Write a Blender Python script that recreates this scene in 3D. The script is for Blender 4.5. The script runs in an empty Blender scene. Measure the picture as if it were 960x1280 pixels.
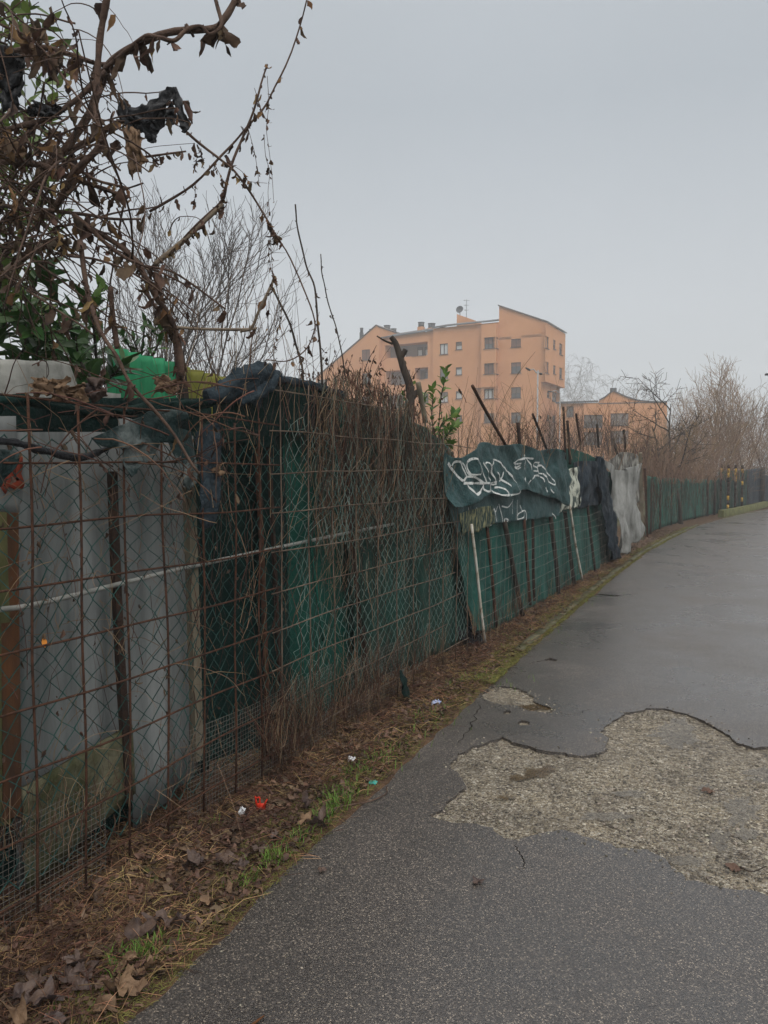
import bpy, bmesh, math, random
from mathutils import Vector, Matrix, noise as mnoise
from mathutils.geometry import tessellate_polygon
random.seed(7)
scn = bpy.context.scene
COL = scn.collection
V = Vector
rad = math.radians
U = random.uniform

# ------------------------------------------------------------------ camera
EYE = 1.6
F_PX = 960.0
YAW = math.atan((945 - 480) / F_PX)
PITCH = math.atan((640 - 590) / F_PX)
cd = bpy.data.cameras.new('camera')
cam = bpy.data.objects.new('camera', cd)
COL.objects.link(cam)
cam.location = (0, 0, EYE)
cam.rotation_euler = (math.pi / 2 - PITCH, 0, YAW)
cd.sensor_fit = 'HORIZONTAL'
cd.sensor_width = 36
cd.lens = 36 * F_PX / 960
cd.clip_start = 0.05
cd.clip_end = 3000
scn.camera = cam
R = V((math.cos(YAW), math.sin(YAW), 0))
FH = V((-math.sin(YAW), math.cos(YAW), 0))
FW = FH * math.cos(PITCH) + V((0, 0, -math.sin(PITCH)))
UP = FH * math.sin(PITCH) + V((0, 0, math.cos(PITCH)))
CAM = V((0, 0, EYE))

def ray(u, v):
    return R * ((u - 480) / F_PX) + UP * ((640 - v) / F_PX) + FW
def pt(u, v, d):            # point at horizontal distance d ahead
    r = ray(u, v); return CAM + r * (d / r.dot(FH))
def gr(u, v, z=0.0):        # point on the ground
    r = ray(u, v); return CAM + r * ((z - EYE) / r.z)
def fx(u, v, x=-2.4):       # point on the fence line (plane x = const)
    r = ray(u, v); return CAM + r * (x / r.x)
def ks(u, v):
    r = ray(u, v); h = r.dot(FH); return r.dot(R) / h, r.z / h

# ------------------------------------------------------------------ helpers
def tag(o, label=None, cat=None, group=None, kind=None):
    if label: o['label'] = label
    if cat: o['category'] = cat
    if group: o['group'] = group
    if kind: o['kind'] = kind
    return o
def empty(name, loc, label=None, cat=None, group=None):
    o = bpy.data.objects.new(name, None); COL.objects.link(o)
    o.location = loc; o.empty_display_size = 0.1
    return tag(o, label, cat, group)

def catmull(pts, n):
    if len(pts) < 3:
        return [pts[0].lerp(pts[-1], i / n) for i in range(n + 1)]
    P = [pts[0] * 2 - pts[1]] + list(pts) + [pts[-1] * 2 - pts[-2]]
    out = []
    m = len(pts) - 1
    for i in range(n + 1):
        t = i / n * m; k = min(int(t), m - 1); t -= k
        a, b, c, d = P[k:k + 4]
        out.append(0.5 * ((2 * b) + (c - a) * t + (2 * a - 5 * b + 4 * c - d) * t * t + (3 * b - a - 3 * c + d) * t ** 3))
    return out

class MB:
    def __init__(s): s.v = []; s.f = []; s.m = []
    def tube(s, pts, r0, r1=None, sides=4, mi=0, cap=True):
        if r1 is None: r1 = r0
        n = len(pts)
        rs = r0 if isinstance(r0, (list, tuple)) else [r0 + (r1 - r0) * i / (n - 1) for i in range(n)]
        base = len(s.v); up = V((0.31, 0.17, 0.93)); px = None
        for i in range(n):
            t = (pts[min(i + 1, n - 1)] - pts[max(i - 1, 0)])
            if t.length < 1e-9: t = V((0, 0, 1))
            t.normalize()
            if px is None:
                px = t.cross(up)
                if px.length < 0.05: px = t.cross(V((1, 0, 0)))
            else:
                px = px - t * px.dot(t)
            if px.length < 1e-6: px = t.orthogonal()
            px.normalize(); py = t.cross(px)
            for k in range(sides):
                a = 2 * math.pi * k / sides
                s.v.append(pts[i] + (px * math.cos(a) + py * math.sin(a)) * rs[i])
        for i in range(n - 1):
            for k in range(sides):
                k2 = (k + 1) % sides
                s.f.append((base + i * sides + k, base + i * sides + k2, base + (i + 1) * sides + k2, base + (i + 1) * sides + k)); s.m.append(mi)
        if cap and sides > 3:
            s.f.append(tuple(base + k for k in reversed(range(sides)))); s.m.append(mi)
            s.f.append(tuple(base + (n - 1) * sides + k for k in range(sides))); s.m.append(mi)
    def poly(s, pts, mi=0):
        b = len(s.v); s.v += [V(p) for p in pts]; s.f.append(tuple(range(b, b + len(pts)))); s.m.append(mi)
    def grid(s, rows, mi=0, closed=False):
        b = len(s.v); w = len(rows[0])
        for r in rows: s.v += r
        for i in range(len(rows) - 1):
            for j in range(w if closed else w - 1):
                j2 = (j + 1) % w
                s.f.append((b + i * w + j, b + i * w + j2, b + (i + 1) * w + j2, b + (i + 1) * w + j)); s.m.append(mi)
    def box(s, c, ax, ay, az, mi=0):   # centre and three half axes
        b = len(s.v)
        for i in (-1, 1):
            for j in (-1, 1):
                for k in (-1, 1):
                    s.v.append(c + ax * i + ay * j + az * k)
        for q in ((0, 1, 3, 2), (4, 6, 7, 5), (0, 4, 5, 1), (2, 3, 7, 6), (0, 2, 6, 4), (1, 5, 7, 3)):
            s.f.append(tuple(b + i for i in q)); s.m.append(mi)
    def leaf(s, p, d, nrm, L, W, curl=0.3, fold=0.2, mi=0, n=4, tw=0.0, crum=0.0):
        d = d.normalized(); side = d.cross(nrm)
        if side.length < 1e-4: side = d.orthogonal()
        side.normalize(); nrm = side.cross(d).normalized()
        rows = []; q = V(p); ang = 0.0
        for i in range(n + 1):
            t = i / n
            w = W * 0.5 * math.sin(math.pi * (0.06 + 0.92 * t) ** 0.85)
            a = tw * t
            sd = side * math.cos(a) + nrm * math.sin(a)
            up = nrm * (fold * w)
            row = [q - sd * w + up, q + nrm * 0.0, q + sd * w + up]
            if crum: row = [k + V((U(-1, 1), U(-1, 1), U(-1, 1))) * crum * L for k in row]
            rows.append(row)
            ang = curl * t
            q = q + (d * math.cos(ang) + nrm * math.sin(ang)) * (L / n)
        s.grid(rows, mi)
    def build(s, name, mats, parent=None, base=None, smooth=True, kind=None):
        me = bpy.data.meshes.new(name)
        if not isinstance(mats, (list, tuple)): mats = [mats]
        if parent is not None:
            off = parent.matrix_world.translation.copy() if parent.parent is None else None
            q = parent; off = V((0, 0, 0))
            while q: off += q.location; q = q.parent
        elif base is not None: off = V(base)
        else:
            xs = [v.x for v in s.v]; ys = [v.y for v in s.v]; zs = [v.z for v in s.v]
            off = V(((min(xs) + max(xs)) / 2, (min(ys) + max(ys)) / 2, min(zs)))
        me.from_pydata([tuple(v - off) for v in s.v], [], s.f)
        for m in mats: me.materials.append(m)
        me.polygons.foreach_set('material_index', s.m)
        me.polygons.foreach_set('use_smooth', [smooth] * len(s.f))
        me.update()
        o = bpy.data.objects.new(name, me); COL.objects.link(o)
        if parent is not None: o.parent = parent
        else: o.location = off
        if kind: o['kind'] = kind
        return o

# ------------------------------------------------------------------ materials
def mat(name, c1, c2=None, scale=4.0, rough=0.7, bump=0.0, bscale=None, c3=None, metal=0.0, stretch=(1, 1, 1), detail=6.0,
        lo=0.35, hi=0.65, spec=0.2, rand=0.0, trans=0.0, rough2=None):
    m = bpy.data.materials.new(name); m.use_nodes = True
    nt = m.node_tree; N = nt.nodes; L = nt.links
    b = N['Principled BSDF']
    b.inputs['Roughness'].default_value = rough
    b.inputs['Metallic'].default_value = metal
    b.inputs['Specular IOR Level'].default_value = spec
    geo = N.new('ShaderNodeNewGeometry')
    mp = N.new('ShaderNodeMapping'); mp.inputs['Scale'].default_value = stretch
    L.new(geo.outputs['Position'], mp.inputs['Vector'])
    col = None
    if c2 is not None:
        nz = N.new('ShaderNodeTexNoise'); nz.inputs['Scale'].default_value = scale; nz.inputs['Detail'].default_value = detail
        nz.inputs['Roughness'].default_value = 0.62
        L.new(mp.outputs[0], nz.inputs['Vector'])
        rp = N.new('ShaderNodeValToRGB')
        rp.color_ramp.elements[0].position = lo; rp.color_ramp.elements[0].color = (*c1, 1)
        rp.color_ramp.elements[1].position = hi; rp.color_ramp.elements[1].color = (*c2, 1)
        if c3 is not None:
            e = rp.color_ramp.elements.new(min(0.98, hi + 0.1)); e.color = (*c3, 1)
        L.new(nz.outputs['Fac'], rp.inputs['Fac'])
        col = rp.outputs['Color']
        if rough2 is not None:
            mr = N.new('ShaderNodeMapRange'); mr.inputs[1].default_value = lo; mr.inputs[2].default_value = hi
            mr.inputs[3].default_value = rough; mr.inputs[4].default_value = rough2
            L.new(nz.outputs['Fac'], mr.inputs[0]); L.new(mr.outputs[0], b.inputs['Roughness'])
    if rand > 0:
        hs = N.new('ShaderNodeHueSaturation')
        mr = N.new('ShaderNodeMapRange'); mr.inputs[3].default_value = 1 - rand; mr.inputs[4].default_value = 1 + rand
        L.new(geo.outputs['Random Per Island'], mr.inputs[0])
        L.new(mr.outputs[0], hs.inputs['Value'])
        mr2 = N.new('ShaderNodeMapRange'); mr2.inputs[3].default_value = 0.5 - rand * 0.04; mr2.inputs[4].default_value = 0.5 + rand * 0.04
        mm = N.new('ShaderNodeMath'); mm.operation = 'FRACT'
        mk = N.new('ShaderNodeMath'); mk.operation = 'MULTIPLY'; mk.inputs[1].default_value = 7.31
        L.new(geo.outputs['Random Per Island'], mk.inputs[0]); L.new(mk.outputs[0], mm.inputs[0]); L.new(mm.outputs[0], mr2.inputs[0])
        L.new(mr2.outputs[0], hs.inputs['Hue'])
        if col: L.new(col, hs.inputs['Color'])
        else: hs.inputs['Color'].default_value = (*c1, 1)
        col = hs.outputs['Color']
    if col: L.new(col, b.inputs['Base Color'])
    else: b.inputs['Base Color'].default_value = (*c1, 1)
    if bump > 0:
        nb = N.new('ShaderNodeTexNoise'); nb.inputs['Scale'].default_value = bscale or scale * 6; nb.inputs['Detail'].default_value = 5
        L.new(mp.outputs[0], nb.inputs['Vector'])
        bp = N.new('ShaderNodeBump'); bp.inputs['Strength'].default_value = bump; bp.inputs['Distance'].default_value = 0.02
        L.new(nb.outputs['Fac'], bp.inputs['Height']); L.new(bp.outputs[0], b.inputs['Normal'])
    if trans > 0:
        tr = N.new('ShaderNodeBsdfTranslucent'); mx = N.new('ShaderNodeMixShader'); mx.inputs[0].default_value = trans
        if col: L.new(col, tr.inputs['Color'])
        else: tr.inputs['Color'].default_value = (*c1, 1)
        out = N['Material Output']
        L.new(b.outputs[0], mx.inputs[1]); L.new(tr.outputs[0], mx.inputs[2]); L.new(mx.outputs[0], out.inputs['Surface'])
    return m

def asphalt_mat():
    m = bpy.data.materials.new('asphalt'); m.use_nodes = True
    nt = m.node_tree; N = nt.nodes; L = nt.links; b = N['Principled BSDF']; b.inputs['Specular IOR Level'].default_value = 0.6
    b.inputs['Coat Roughness'].default_value = 0.24
    geo = N.new('ShaderNodeNewGeometry')
    vo = N.new('ShaderNodeTexVoronoi'); vo.inputs['Scale'].default_value = 250
    L.new(geo.outputs['Position'], vo.inputs['Vector'])
    sp = N.new('ShaderNodeSeparateColor'); L.new(vo.outputs['Color'], sp.inputs[0])
    rp = N.new('ShaderNodeValToRGB'); cr = rp.color_ramp; cr.interpolation = 'LINEAR'
    cr.elements[0].position = 0.0; cr.elements[0].color = (0.015, 0.013, 0.013, 1)
    cr.elements[1].position = 1.0; cr.elements[1].color = (0.33, 0.29, 0.235, 1)
    for p, c in ((0.45, (0.038, 0.034, 0.032)), (0.80, (0.072, 0.063, 0.058)), (0.93, (0.15, 0.135, 0.115))):
        e = cr.elements.new(p); e.color = (*c, 1)
    L.new(sp.outputs[0], rp.inputs[0])
    nz = N.new('ShaderNodeTexNoise'); nz.inputs['Scale'].default_value = 0.9; nz.inputs['Detail'].default_value = 9; nz.inputs['Roughness'].default_value = 0.68
    L.new(geo.outputs['Position'], nz.inputs['Vector'])
    r2 = N.new('ShaderNodeValToRGB'); r2.color_ramp.elements[0].position = 0.3; r2.color_ramp.elements[0].color = (0.55, 0.52, 0.51, 1)
    r2.color_ramp.elements[1].position = 0.7; r2.color_ramp.elements[1].color = (1.25, 1.18, 1.13, 1)
    L.new(nz.outputs['Fac'], r2.inputs[0])
    mx = N.new('ShaderNodeMix'); mx.data_type = 'RGBA'; mx.blend_type = 'MULTIPLY'; mx.inputs[0].default_value = 1
    L.new(rp.outputs[0], mx.inputs[6]); L.new(r2.outputs[0], mx.inputs[7])
    L.new(mx.outputs[2], b.inputs['Base Color'])
    mr = N.new('ShaderNodeMapRange'); mr.inputs[1].default_value = 0.35; mr.inputs[2].default_value = 0.7
    mr.inputs[3].default_value = 0.20; mr.inputs[4].default_value = 0.52
    L.new(nz.outputs['Fac'], mr.inputs[0]); L.new(mr.outputs[0], b.inputs['Roughness'])
    mc = N.new('ShaderNodeMapRange'); mc.inputs[1].default_value = 0.38; mc.inputs[2].default_value = 0.62; mc.inputs[3].default_value = 0.75; mc.inputs[4].default_value = 0.22
    L.new(nz.outputs['Fac'], mc.inputs[0]); L.new(mc.outputs[0], b.inputs['Coat Weight'])
    n2 = N.new('ShaderNodeTexNoise'); n2.inputs['Scale'].default_value = 55; n2.inputs['Detail'].default_value = 3
    L.new(geo.outputs['Position'], n2.inputs['Vector'])
    ad = N.new('ShaderNodeMath'); ad.operation = 'SUBTRACT'
    L.new(n2.outputs['Fac'], ad.inputs[0]); L.new(vo.outputs['Distance'], ad.inputs[1])
    bp = N.new('ShaderNodeBump'); bp.inputs['Strength'].default_value = 0.55; bp.inputs['Distance'].default_value = 0.005
    L.new(ad.outputs[0], bp.inputs['Height']); L.new(bp.outputs[0], b.inputs['Normal'])
    return m

def gravel_mat():
    m = bpy.data.materials.new('worn_gravel_base'); m.use_nodes = True
    nt = m.node_tree; N = nt.nodes; L = nt.links; b = N['Principled BSDF']
    geo = N.new('ShaderNodeNewGeometry')
    outs = []
    for sc in (62, 150):
        vo = N.new('ShaderNodeTexVoronoi'); vo.inputs['Scale'].default_value = sc
        L.new(geo.outputs['Position'], vo.inputs['Vector'])
        outs.append(vo)
    sp = N.new('ShaderNodeSeparateColor'); L.new(outs[0].outputs['Color'], sp.inputs[0])
    sp2 = N.new('ShaderNodeSeparateColor'); L.new(outs[1].outputs['Color'], sp2.inputs[0])
    av = N.new('ShaderNodeMath'); av.operation = 'MULTIPLY_ADD'; av.inputs[1].default_value = 0.55
    sc2 = N.new('ShaderNodeMath'); sc2.operation = 'MULTIPLY'; sc2.inputs[1].default_value = 0.45
    L.new(sp2.outputs[1], sc2.inputs[0]); L.new(sp.outputs[0], av.inputs[0]); L.new(sc2.outputs[0], av.inputs[2])
    rp = N.new('ShaderNodeValToRGB'); cr = rp.color_ramp
    cr.elements[0].position = 0.1; cr.elements[0].color = (0.03, 0.026, 0.022, 1)
    cr.elements[1].position = 0.95; cr.elements[1].color = (0.46, 0.42, 0.35, 1)
    for p, c in ((0.36, (0.11, 0.09, 0.065)), (0.58, (0.215, 0.18, 0.125)), (0.78, (0.23, 0.215, 0.19))):
        e = cr.elements.new(p); e.color = (*c, 1)
    L.new(av.outputs[0], rp.inputs[0])
    nz = N.new('ShaderNodeTexNoise'); nz.inputs['Scale'].default_value = 2.4; nz.inputs['Detail'].default_value = 8; nz.inputs['Roughness'].default_value = 0.65
    L.new(geo.outputs['Position'], nz.inputs['Vector'])
    r2 = N.new('ShaderNodeValToRGB'); r2.color_ramp.elements[0].position = 0.36; r2.color_ramp.elements[0].color = (0.80, 0.78, 0.76, 1)
    r2.color_ramp.elements[1].position = 0.62; r2.color_ramp.elements[1].color = (1.24, 1.22, 1.17, 1)
    L.new(nz.outputs['Fac'], r2.inputs[0])
    mx = N.new('ShaderNodeMix'); mx.data_type = 'RGBA'; mx.blend_type = 'MULTIPLY'; mx.inputs[0].default_value = 1
    L.new(rp.outputs[0], mx.inputs[6]); L.new(r2.outputs[0], mx.inputs[7])
    L.new(mx.outputs[2], b.inputs['Base Color'])
    mr = N.new('ShaderNodeMapRange'); mr.inputs[1].default_value = 0.36; mr.inputs[2].default_value = 0.6
    mr.inputs[3].default_value = 0.4; mr.inputs[4].default_value = 0.7
    L.new(nz.outputs['Fac'], mr.inputs[0]); L.new(mr.outputs[0], b.inputs['Roughness'])
    ad = N.new('ShaderNodeMath'); ad.operation = 'MULTIPLY_ADD'; ad.inputs[1].default_value = -1.6
    inv = N.new('ShaderNodeMath'); inv.operation = 'MULTIPLY'; inv.inputs[1].default_value = -0.7
    L.new(outs[1].outputs['Distance'], inv.inputs[0]); L.new(outs[0].outputs['Distance'], ad.inputs[0]); L.new(inv.outputs[0], ad.inputs[2])
    bp = N.new('ShaderNodeBump'); bp.inputs['Strength'].default_value = 0.9; bp.inputs['Distance'].default_value = 0.012
    L.new(ad.outputs[0], bp.inputs['Height']); L.new(bp.outputs[0], b.inputs['Normal'])
    return m

M = {}
M['asphalt'] = asphalt_mat()
M['gravel'] = gravel_mat()
M['dirt'] = mat('dirt', (0.028, 0.017, 0.011), (0.10, 0.058, 0.032), 11, 0.9, 0.8, 60, c3=(0.080, 0.080, 0.026), lo=0.35, hi=0.58)
M['ground'] = mat('ground', (0.05, 0.045, 0.025), (0.09, 0.085, 0.04), 1.2, 0.95, 0.5, 20)
M['puddle'] = mat('puddle_water', (0.15, 0.135, 0.115), rough=0.16, spec=0.6)
M['puddle'].node_tree.nodes['Principled BSDF'].inputs['Alpha'].default_value = 0.38
M['mudwater'] = mat('muddy_puddle', (0.045, 0.027, 0.010), (0.09, 0.055, 0.02), 34, 0.15, spec=0.5)
M['mudwater'].node_tree.nodes['Principled BSDF'].inputs['Alpha'].default_value = 0.7
M['kerb'] = mat('mossy_concrete', (0.045, 0.048, 0.020), (0.14, 0.13, 0.085), 7, 0.9, 0.6, 50, lo=0.38, hi=0.68)
M['straw'] = mat('dead_straw', (0.13, 0.068, 0.036), (0.30, 0.19, 0.095), 3, 0.8, rand=0.85, lo=0.35, hi=0.65)
M['litter'] = mat('leaf_litter', (0.055, 0.035, 0.026), (0.13, 0.08, 0.05), 6, 0.6, rand=0.5)
M['bigleaf'] = mat('wet_dead_leaf', (0.040, 0.030, 0.030), (0.10, 0.068, 0.048), 12, 0.5, 0.3, 60, rand=0.45)
M['tanleaf'] = mat('tan_dead_leaf', (0.085, 0.052, 0.030), (0.20, 0.13, 0.075), 15, 0.65, 0.3, 80, rand=0.2)
M['grass'] = mat('green_grass', (0.07, 0.14, 0.02), (0.14, 0.22, 0.04), 6, 0.55, rand=0.3, trans=0.3)
M['moss'] = mat('moss', (0.075, 0.075, 0.020), (0.18, 0.17, 0.05), 20, 0.95, rand=0.3)
M['rust'] = mat('rust', (0.028, 0.015, 0.010), (0.085, 0.037, 0.021), 25, 0.85, 0.4, 200)
M['rustdark'] = mat('dark_rust', (0.016, 0.011, 0.009), (0.05, 0.027, 0.018), 18, 0.85, 0.4, 150)
M['galv'] = mat('galvanised_pipe', (0.13, 0.13, 0.115), (0.27, 0.27, 0.25), 9, 0.55, 0.1, 80, c3=(0.10, 0.06, 0.035), lo=0.3, hi=0.6)
M['greenwire'] = mat('green_coated_wire', (0.008, 0.032, 0.028), (0.03, 0.085, 0.075), 5, 0.5)
M['bluewire'] = mat('weathered_green_wire', (0.05, 0.12, 0.105), (0.20, 0.26, 0.23), 6, 0.6)
M['greywire'] = mat('grey_wire', (0.10, 0.095, 0.085), (0.18, 0.165, 0.14), 8, 0.6)
M['sheet'] = mat('fibre_cement', (0.075, 0.082, 0.080), (0.235, 0.247, 0.243), 5, 0.8, 0.3, 60, stretch=(1, 1, 0.13), c3=(0.15, 0.145, 0.11), lo=0.28, hi=0.66, detail=9)
M['sheetlow'] = mat('pale_fibre_cement', (0.17, 0.17, 0.15), (0.40, 0.395, 0.36), 9, 0.75, 0.2, 50, lo=0.3, hi=0.65)
M['orangepaint'] = mat('orange_spray_paint', (0.26, 0.045, 0.02), (0.16, 0.03, 0.017), 14, 0.6)
M['wood'] = mat('weathered_post_wood', (0.10, 0.085, 0.06), (0.21, 0.18, 0.13), 8, 0.85, 0.4, 60, stretch=(1, 1, 0.15))
M['orangewood'] = mat('rust_stained_board', (0.10, 0.04, 0.014), (0.03, 0.017, 0.011), 7, 0.8, 0.3, 60, stretch=(1, 1, 0.2))
M['mosswall'] = mat('mossy_wall', (0.05, 0.055, 0.018), (0.12, 0.115, 0.045), 4, 0.95, .4, 30)
M['pebble'] = mat('loose_stones', (0.10, 0.085, 0.065), (0.24, 0.215, 0.175), 30, 0.75, rand=0.7)
M['mosswood'] = mat('mossy_board', (0.045, 0.05, 0.02), (0.10, 0.095, 0.04), 9, 0.9, 0.3, 60, stretch=(1, 1, 0.3))
M['greensheet'] = mat('green_plastic_sheet', (0.02, 0.19, 0.085), (0.05, 0.36, 0.17), 9, 0.6, 0.2, 30, trans=0.3, c3=(0.04, 0.11, 0.055), stretch=(1, 1, .25))
M['olivesheet'] = mat('algae_plastic_sheet', (0.13, 0.14, 0.02), (0.24, 0.23, 0.05), 5, 0.6, 0.1, 40, trans=0.3, stretch=(1, 1, 0.4))

def net_mat(name, c1, c2, scale=3, rough=0.75, weave=True, stretch=(1, 1, 0.3), lo=0.35, hi=0.65, c3=None, spec=0.10, bump=0.8):
    m = mat(name, c1, c2, scale, rough, 0, None, c3=c3, stretch=stretch, lo=lo, hi=hi, spec=spec)
    nt = m.node_tree; N = nt.nodes; L = nt.links; b = N['Principled BSDF']
    geo = N.new('ShaderNodeNewGeometry')
    w = N.new('ShaderNodeTexNoise'); w.inputs['Scale'].default_value = 70; w.inputs['Detail'].default_value = 4
    w2 = N.new('ShaderNodeTexNoise'); w2.inputs['Scale'].default_value = 7; w2.inputs['Detail'].default_value = 6
    L.new(geo.outputs['Position'], w.inputs['Vector']); L.new(geo.outputs['Position'], w2.inputs['Vector'])
    ad = N.new('ShaderNodeMath'); ad.operation = 'MULTIPLY_ADD'; ad.inputs[1].default_value = 4.0
    L.new(w2.outputs['Fac'], ad.inputs[0]); L.new(w.outputs['Fac'], ad.inputs[2])
    bp = N.new('ShaderNodeBump'); bp.inputs['Strength'].default_value = bump; bp.inputs['Distance'].default_value = 0.012
    L.new(ad.outputs[0], bp.inputs['Height']); L.new(bp.outputs[0], b.inputs['Normal'])
    return m
M['netdark'] = net_mat('dark_shade_net', (0.004, 0.011, 0.010), (0.009, 0.027, 0.023), 2.5, spec=.06)
M['netgreen'] = net_mat('green_shade_net', (0.006, 0.032, 0.024), (0.013, 0.080, 0.060), 2.2, c3=(0.02, 0.115, 0.085))
M['netteal'] = net_mat('teal_green_net', (0.020, 0.040, 0.031), (0.028, 0.105, 0.078), 2.6, stretch=(1, 1.6, 0.2), lo=.38, hi=.6)
M['netold'] = net_mat('grey_green_net', (0.006, 0.022, 0.017), (0.022, 0.064, 0.050), 3.5)
M['tarp'] = net_mat('dark_blue_green_tarp', (0.009, 0.034, 0.034), (0.022, 0.062, 0.064), 2.6, 0.55, stretch=(1, 1, 1), spec=0.25, bump=1.0)
M['tarpgreen'] = net_mat('dark_green_tarp', (0.009, 0.050, 0.040), (0.020, 0.092, 0.074), 2.2, 0.6, stretch=(1, 1, .4), spec=.15)
M['paint'] = mat('chalky_spray_paint', (0.09, 0.11, 0.11), (0.52, 0.53, 0.51), 45, 0.7, lo=.34, hi=.47)
M['peel'] = net_mat('peeling_painted_tarp', (0.05, 0.065, 0.06), (0.42, 0.43, 0.36), 9, 0.7, stretch=(1, 1, 0.6), lo=0.42, hi=0.52)
M['yellowpeel'] = net_mat('yellow_flaked_tarp', (0.016, 0.036, 0.036), (0.20, 0.19, 0.10), 30, 0.7, stretch=(1, 1, 0.4), lo=0.45, hi=0.62)
M['bluefilm'] = net_mat('dark_blue_film', (0.004, 0.008, 0.013), (0.012, 0.021, 0.030), 5, 0.5, spec=0.12)
M['whitesheet'] = net_mat('off_white_sheeting', (0.06, 0.06, 0.052), (0.28, 0.28, 0.265), 2.6, 0.5, stretch=(1, 1, 0.5), lo=0.30, hi=0.58)
M['mouldsheet'] = net_mat('mouldy_grey_sheeting', (0.05, 0.045, 0.04), (0.28, 0.27, 0.24), 5, 0.8, stretch=(1, 1, 1), lo=0.40, hi=0.60)
M['ragblue'] = net_mat('blue_grey_net_cloth', (0.010, 0.017, 0.023), (0.034, 0.048, 0.058), 10, 0.85, stretch=(1, 1, 1), bump=0.9)
M['ragflap'] = net_mat('dark_green_rag', (0.010, 0.022, 0.022), (0.14, 0.16, 0.155), 4.5, 0.6, stretch=(1, 1, 1), lo=0.5, hi=0.68)
M['blackfilm'] = mat('black_plastic_film', (0.006, 0.006, 0.007), (0.016, 0.017, 0.02), 12, 0.38, 0.5, 40)
M['whitepole'] = mat('flaking_white_paint', (0.50, 0.48, 0.43), (0.40, 0.36, 0.29), 7, 0.7, c3=(0.10, 0.055, 0.03), lo=0.4, hi=0.54, detail=8)
M['yellow'] = mat('yellow_post_paint', (0.45, 0.28, 0.03), (0.28, 0.15, 0.03), 20, 0.6)
M['bark'] = mat('dark_bark', (0.022, 0.017, 0.014), (0.055, 0.043, 0.034), 14, 0.9, 0.5, 90, stretch=(1, 1, 0.3))
M['vine'] = mat('vine_bark', (0.045, 0.028, 0.022), (0.115, 0.072, 0.052), 16, 0.85, 0.4, 140)
M['vinepale'] = mat('pale_vine_bark', (0.15, 0.115, 0.085), (0.24, 0.19, 0.14), 12, 0.85, 0.4, 100)
M['meshrust'] = mat('weathered_mesh_rust', (0.055, 0.036, 0.026), (0.15, 0.115, 0.085), 9, 0.8)
M['vinered'] = mat('red_brown_stems', (0.030, 0.016, 0.012), (0.115, 0.056, 0.038), 5, 0.85, rand=0.4)
M['vinetan'] = mat('tan_stems', (0.13, 0.085, 0.052), (0.23, 0.16, 0.10), 5, 0.85, rand=0.35)
M['vinegrey'] = mat('grey_green_stems', (0.05, 0.065, 0.05), (0.17, 0.19, 0.155), 5, 0.85, rand=0.35)
M['twig'] = mat('grey_twigs', (0.065, 0.053, 0.047), (0.11, 0.09, 0.08), 3, 0.9, rand=0.25)
M['twigbrown'] = mat('brown_twigs', (0.17, 0.105, 0.060), (0.27, 0.18, 0.11), 0.8, 0.9, rand=0.3)
M['twigred'] = mat('reddish_twigs', (0.12, 0.072, 0.050), (0.19, 0.125, 0.085), 0.8, 0.9, rand=0.3)
M['deadleaf'] = mat('hanging_dead_leaves', (0.040, 0.025, 0.019), (0.125, 0.078, 0.050), 14, 0.7, rand=0.6, trans=0.2)
M['ochreleaf'] = mat('ochre_dead_leaves', (0.16, 0.09, 0.038), (0.27, 0.17, 0.08), 14, 0.7, rand=0.4, trans=0.3)
M['laurel'] = mat('laurel_leaf', (0.020, 0.055, 0.014), (0.045, 0.105, 0.024), 5, 0.32, rand=0.4, trans=0.12)
M['olive'] = mat('olive_green_leaf', (0.07, 0.11, 0.025), (0.12, 0.17, 0.05), 4, 0.45, rand=0.35, trans=0.3)
M['sprout'] = mat('sprout_leaf', (0.045, 0.10, 0.02), (0.12, 0.19, 0.045), 8, 0.4, rand=0.4, trans=0.25)
M['render'] = mat('orange_render', (0.47, 0.215, 0.098), (0.55, 0.265, 0.125), 0.35, 0.9, 0, detail=8, lo=0.3, hi=0.7)
M['render2'] = mat('orange_render_weathered', (0.47, 0.215, 0.098), (0.55, 0.265, 0.125), 0.5, 0.9, detail=8, lo=0.3, hi=0.7)
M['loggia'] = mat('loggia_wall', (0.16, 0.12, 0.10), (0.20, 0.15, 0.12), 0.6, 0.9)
M['roof'] = mat('grey_sheet_roof', (0.075, 0.078, 0.082), (0.11, 0.113, 0.117), 1, 0.8)
M['trim'] = mat('roof_edge_metal', (0.10, 0.085, 0.075), rough=0.5)
M['frame'] = mat('window_frame_brown', (0.05, 0.035, 0.028), rough=0.6)
M['shutter'] = mat('roller_shutter', (0.17, 0.09, 0.065), (0.12, 0.065, 0.05), 2, 0.7)
M['shuttergrey'] = mat('grey_roller_shutter', (0.15, 0.115, 0.095), (0.11, 0.088, 0.075), 2, 0.7)
M['glass'] = mat('window_glass', (0.035, 0.038, 0.042), (0.10, 0.105, 0.11), .5, 0.1, spec=0.6)
M['curtain'] = mat('white_curtain_glass', (0.45, 0.46, 0.46), rough=0.3)
M['whitemetal'] = mat('pale_metal', (0.30, 0.30, 0.30), rough=0.6)
M['darkmetal'] = mat('dark_metal', (0.05, 0.055, 0.06), rough=0.5)
M['redplastic'] = mat('red_plastic', (0.55, 0.035, 0.015), rough=0.45)
M['whiteplastic'] = mat('white_plastic', (0.65, 0.66, 0.68), rough=0.5)
M['blueplastic'] = mat('blue_foil', (0.12, 0.2, 0.5), (0.5, 0.52, 0.6), 30, 0.4)
M['tealplastic'] = mat('teal_plastic', (0.05, 0.30, 0.25), rough=0.5)
M['orangeplastic'] = mat('orange_plastic', (0.65, 0.24, 0.04), rough=0.5)
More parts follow.
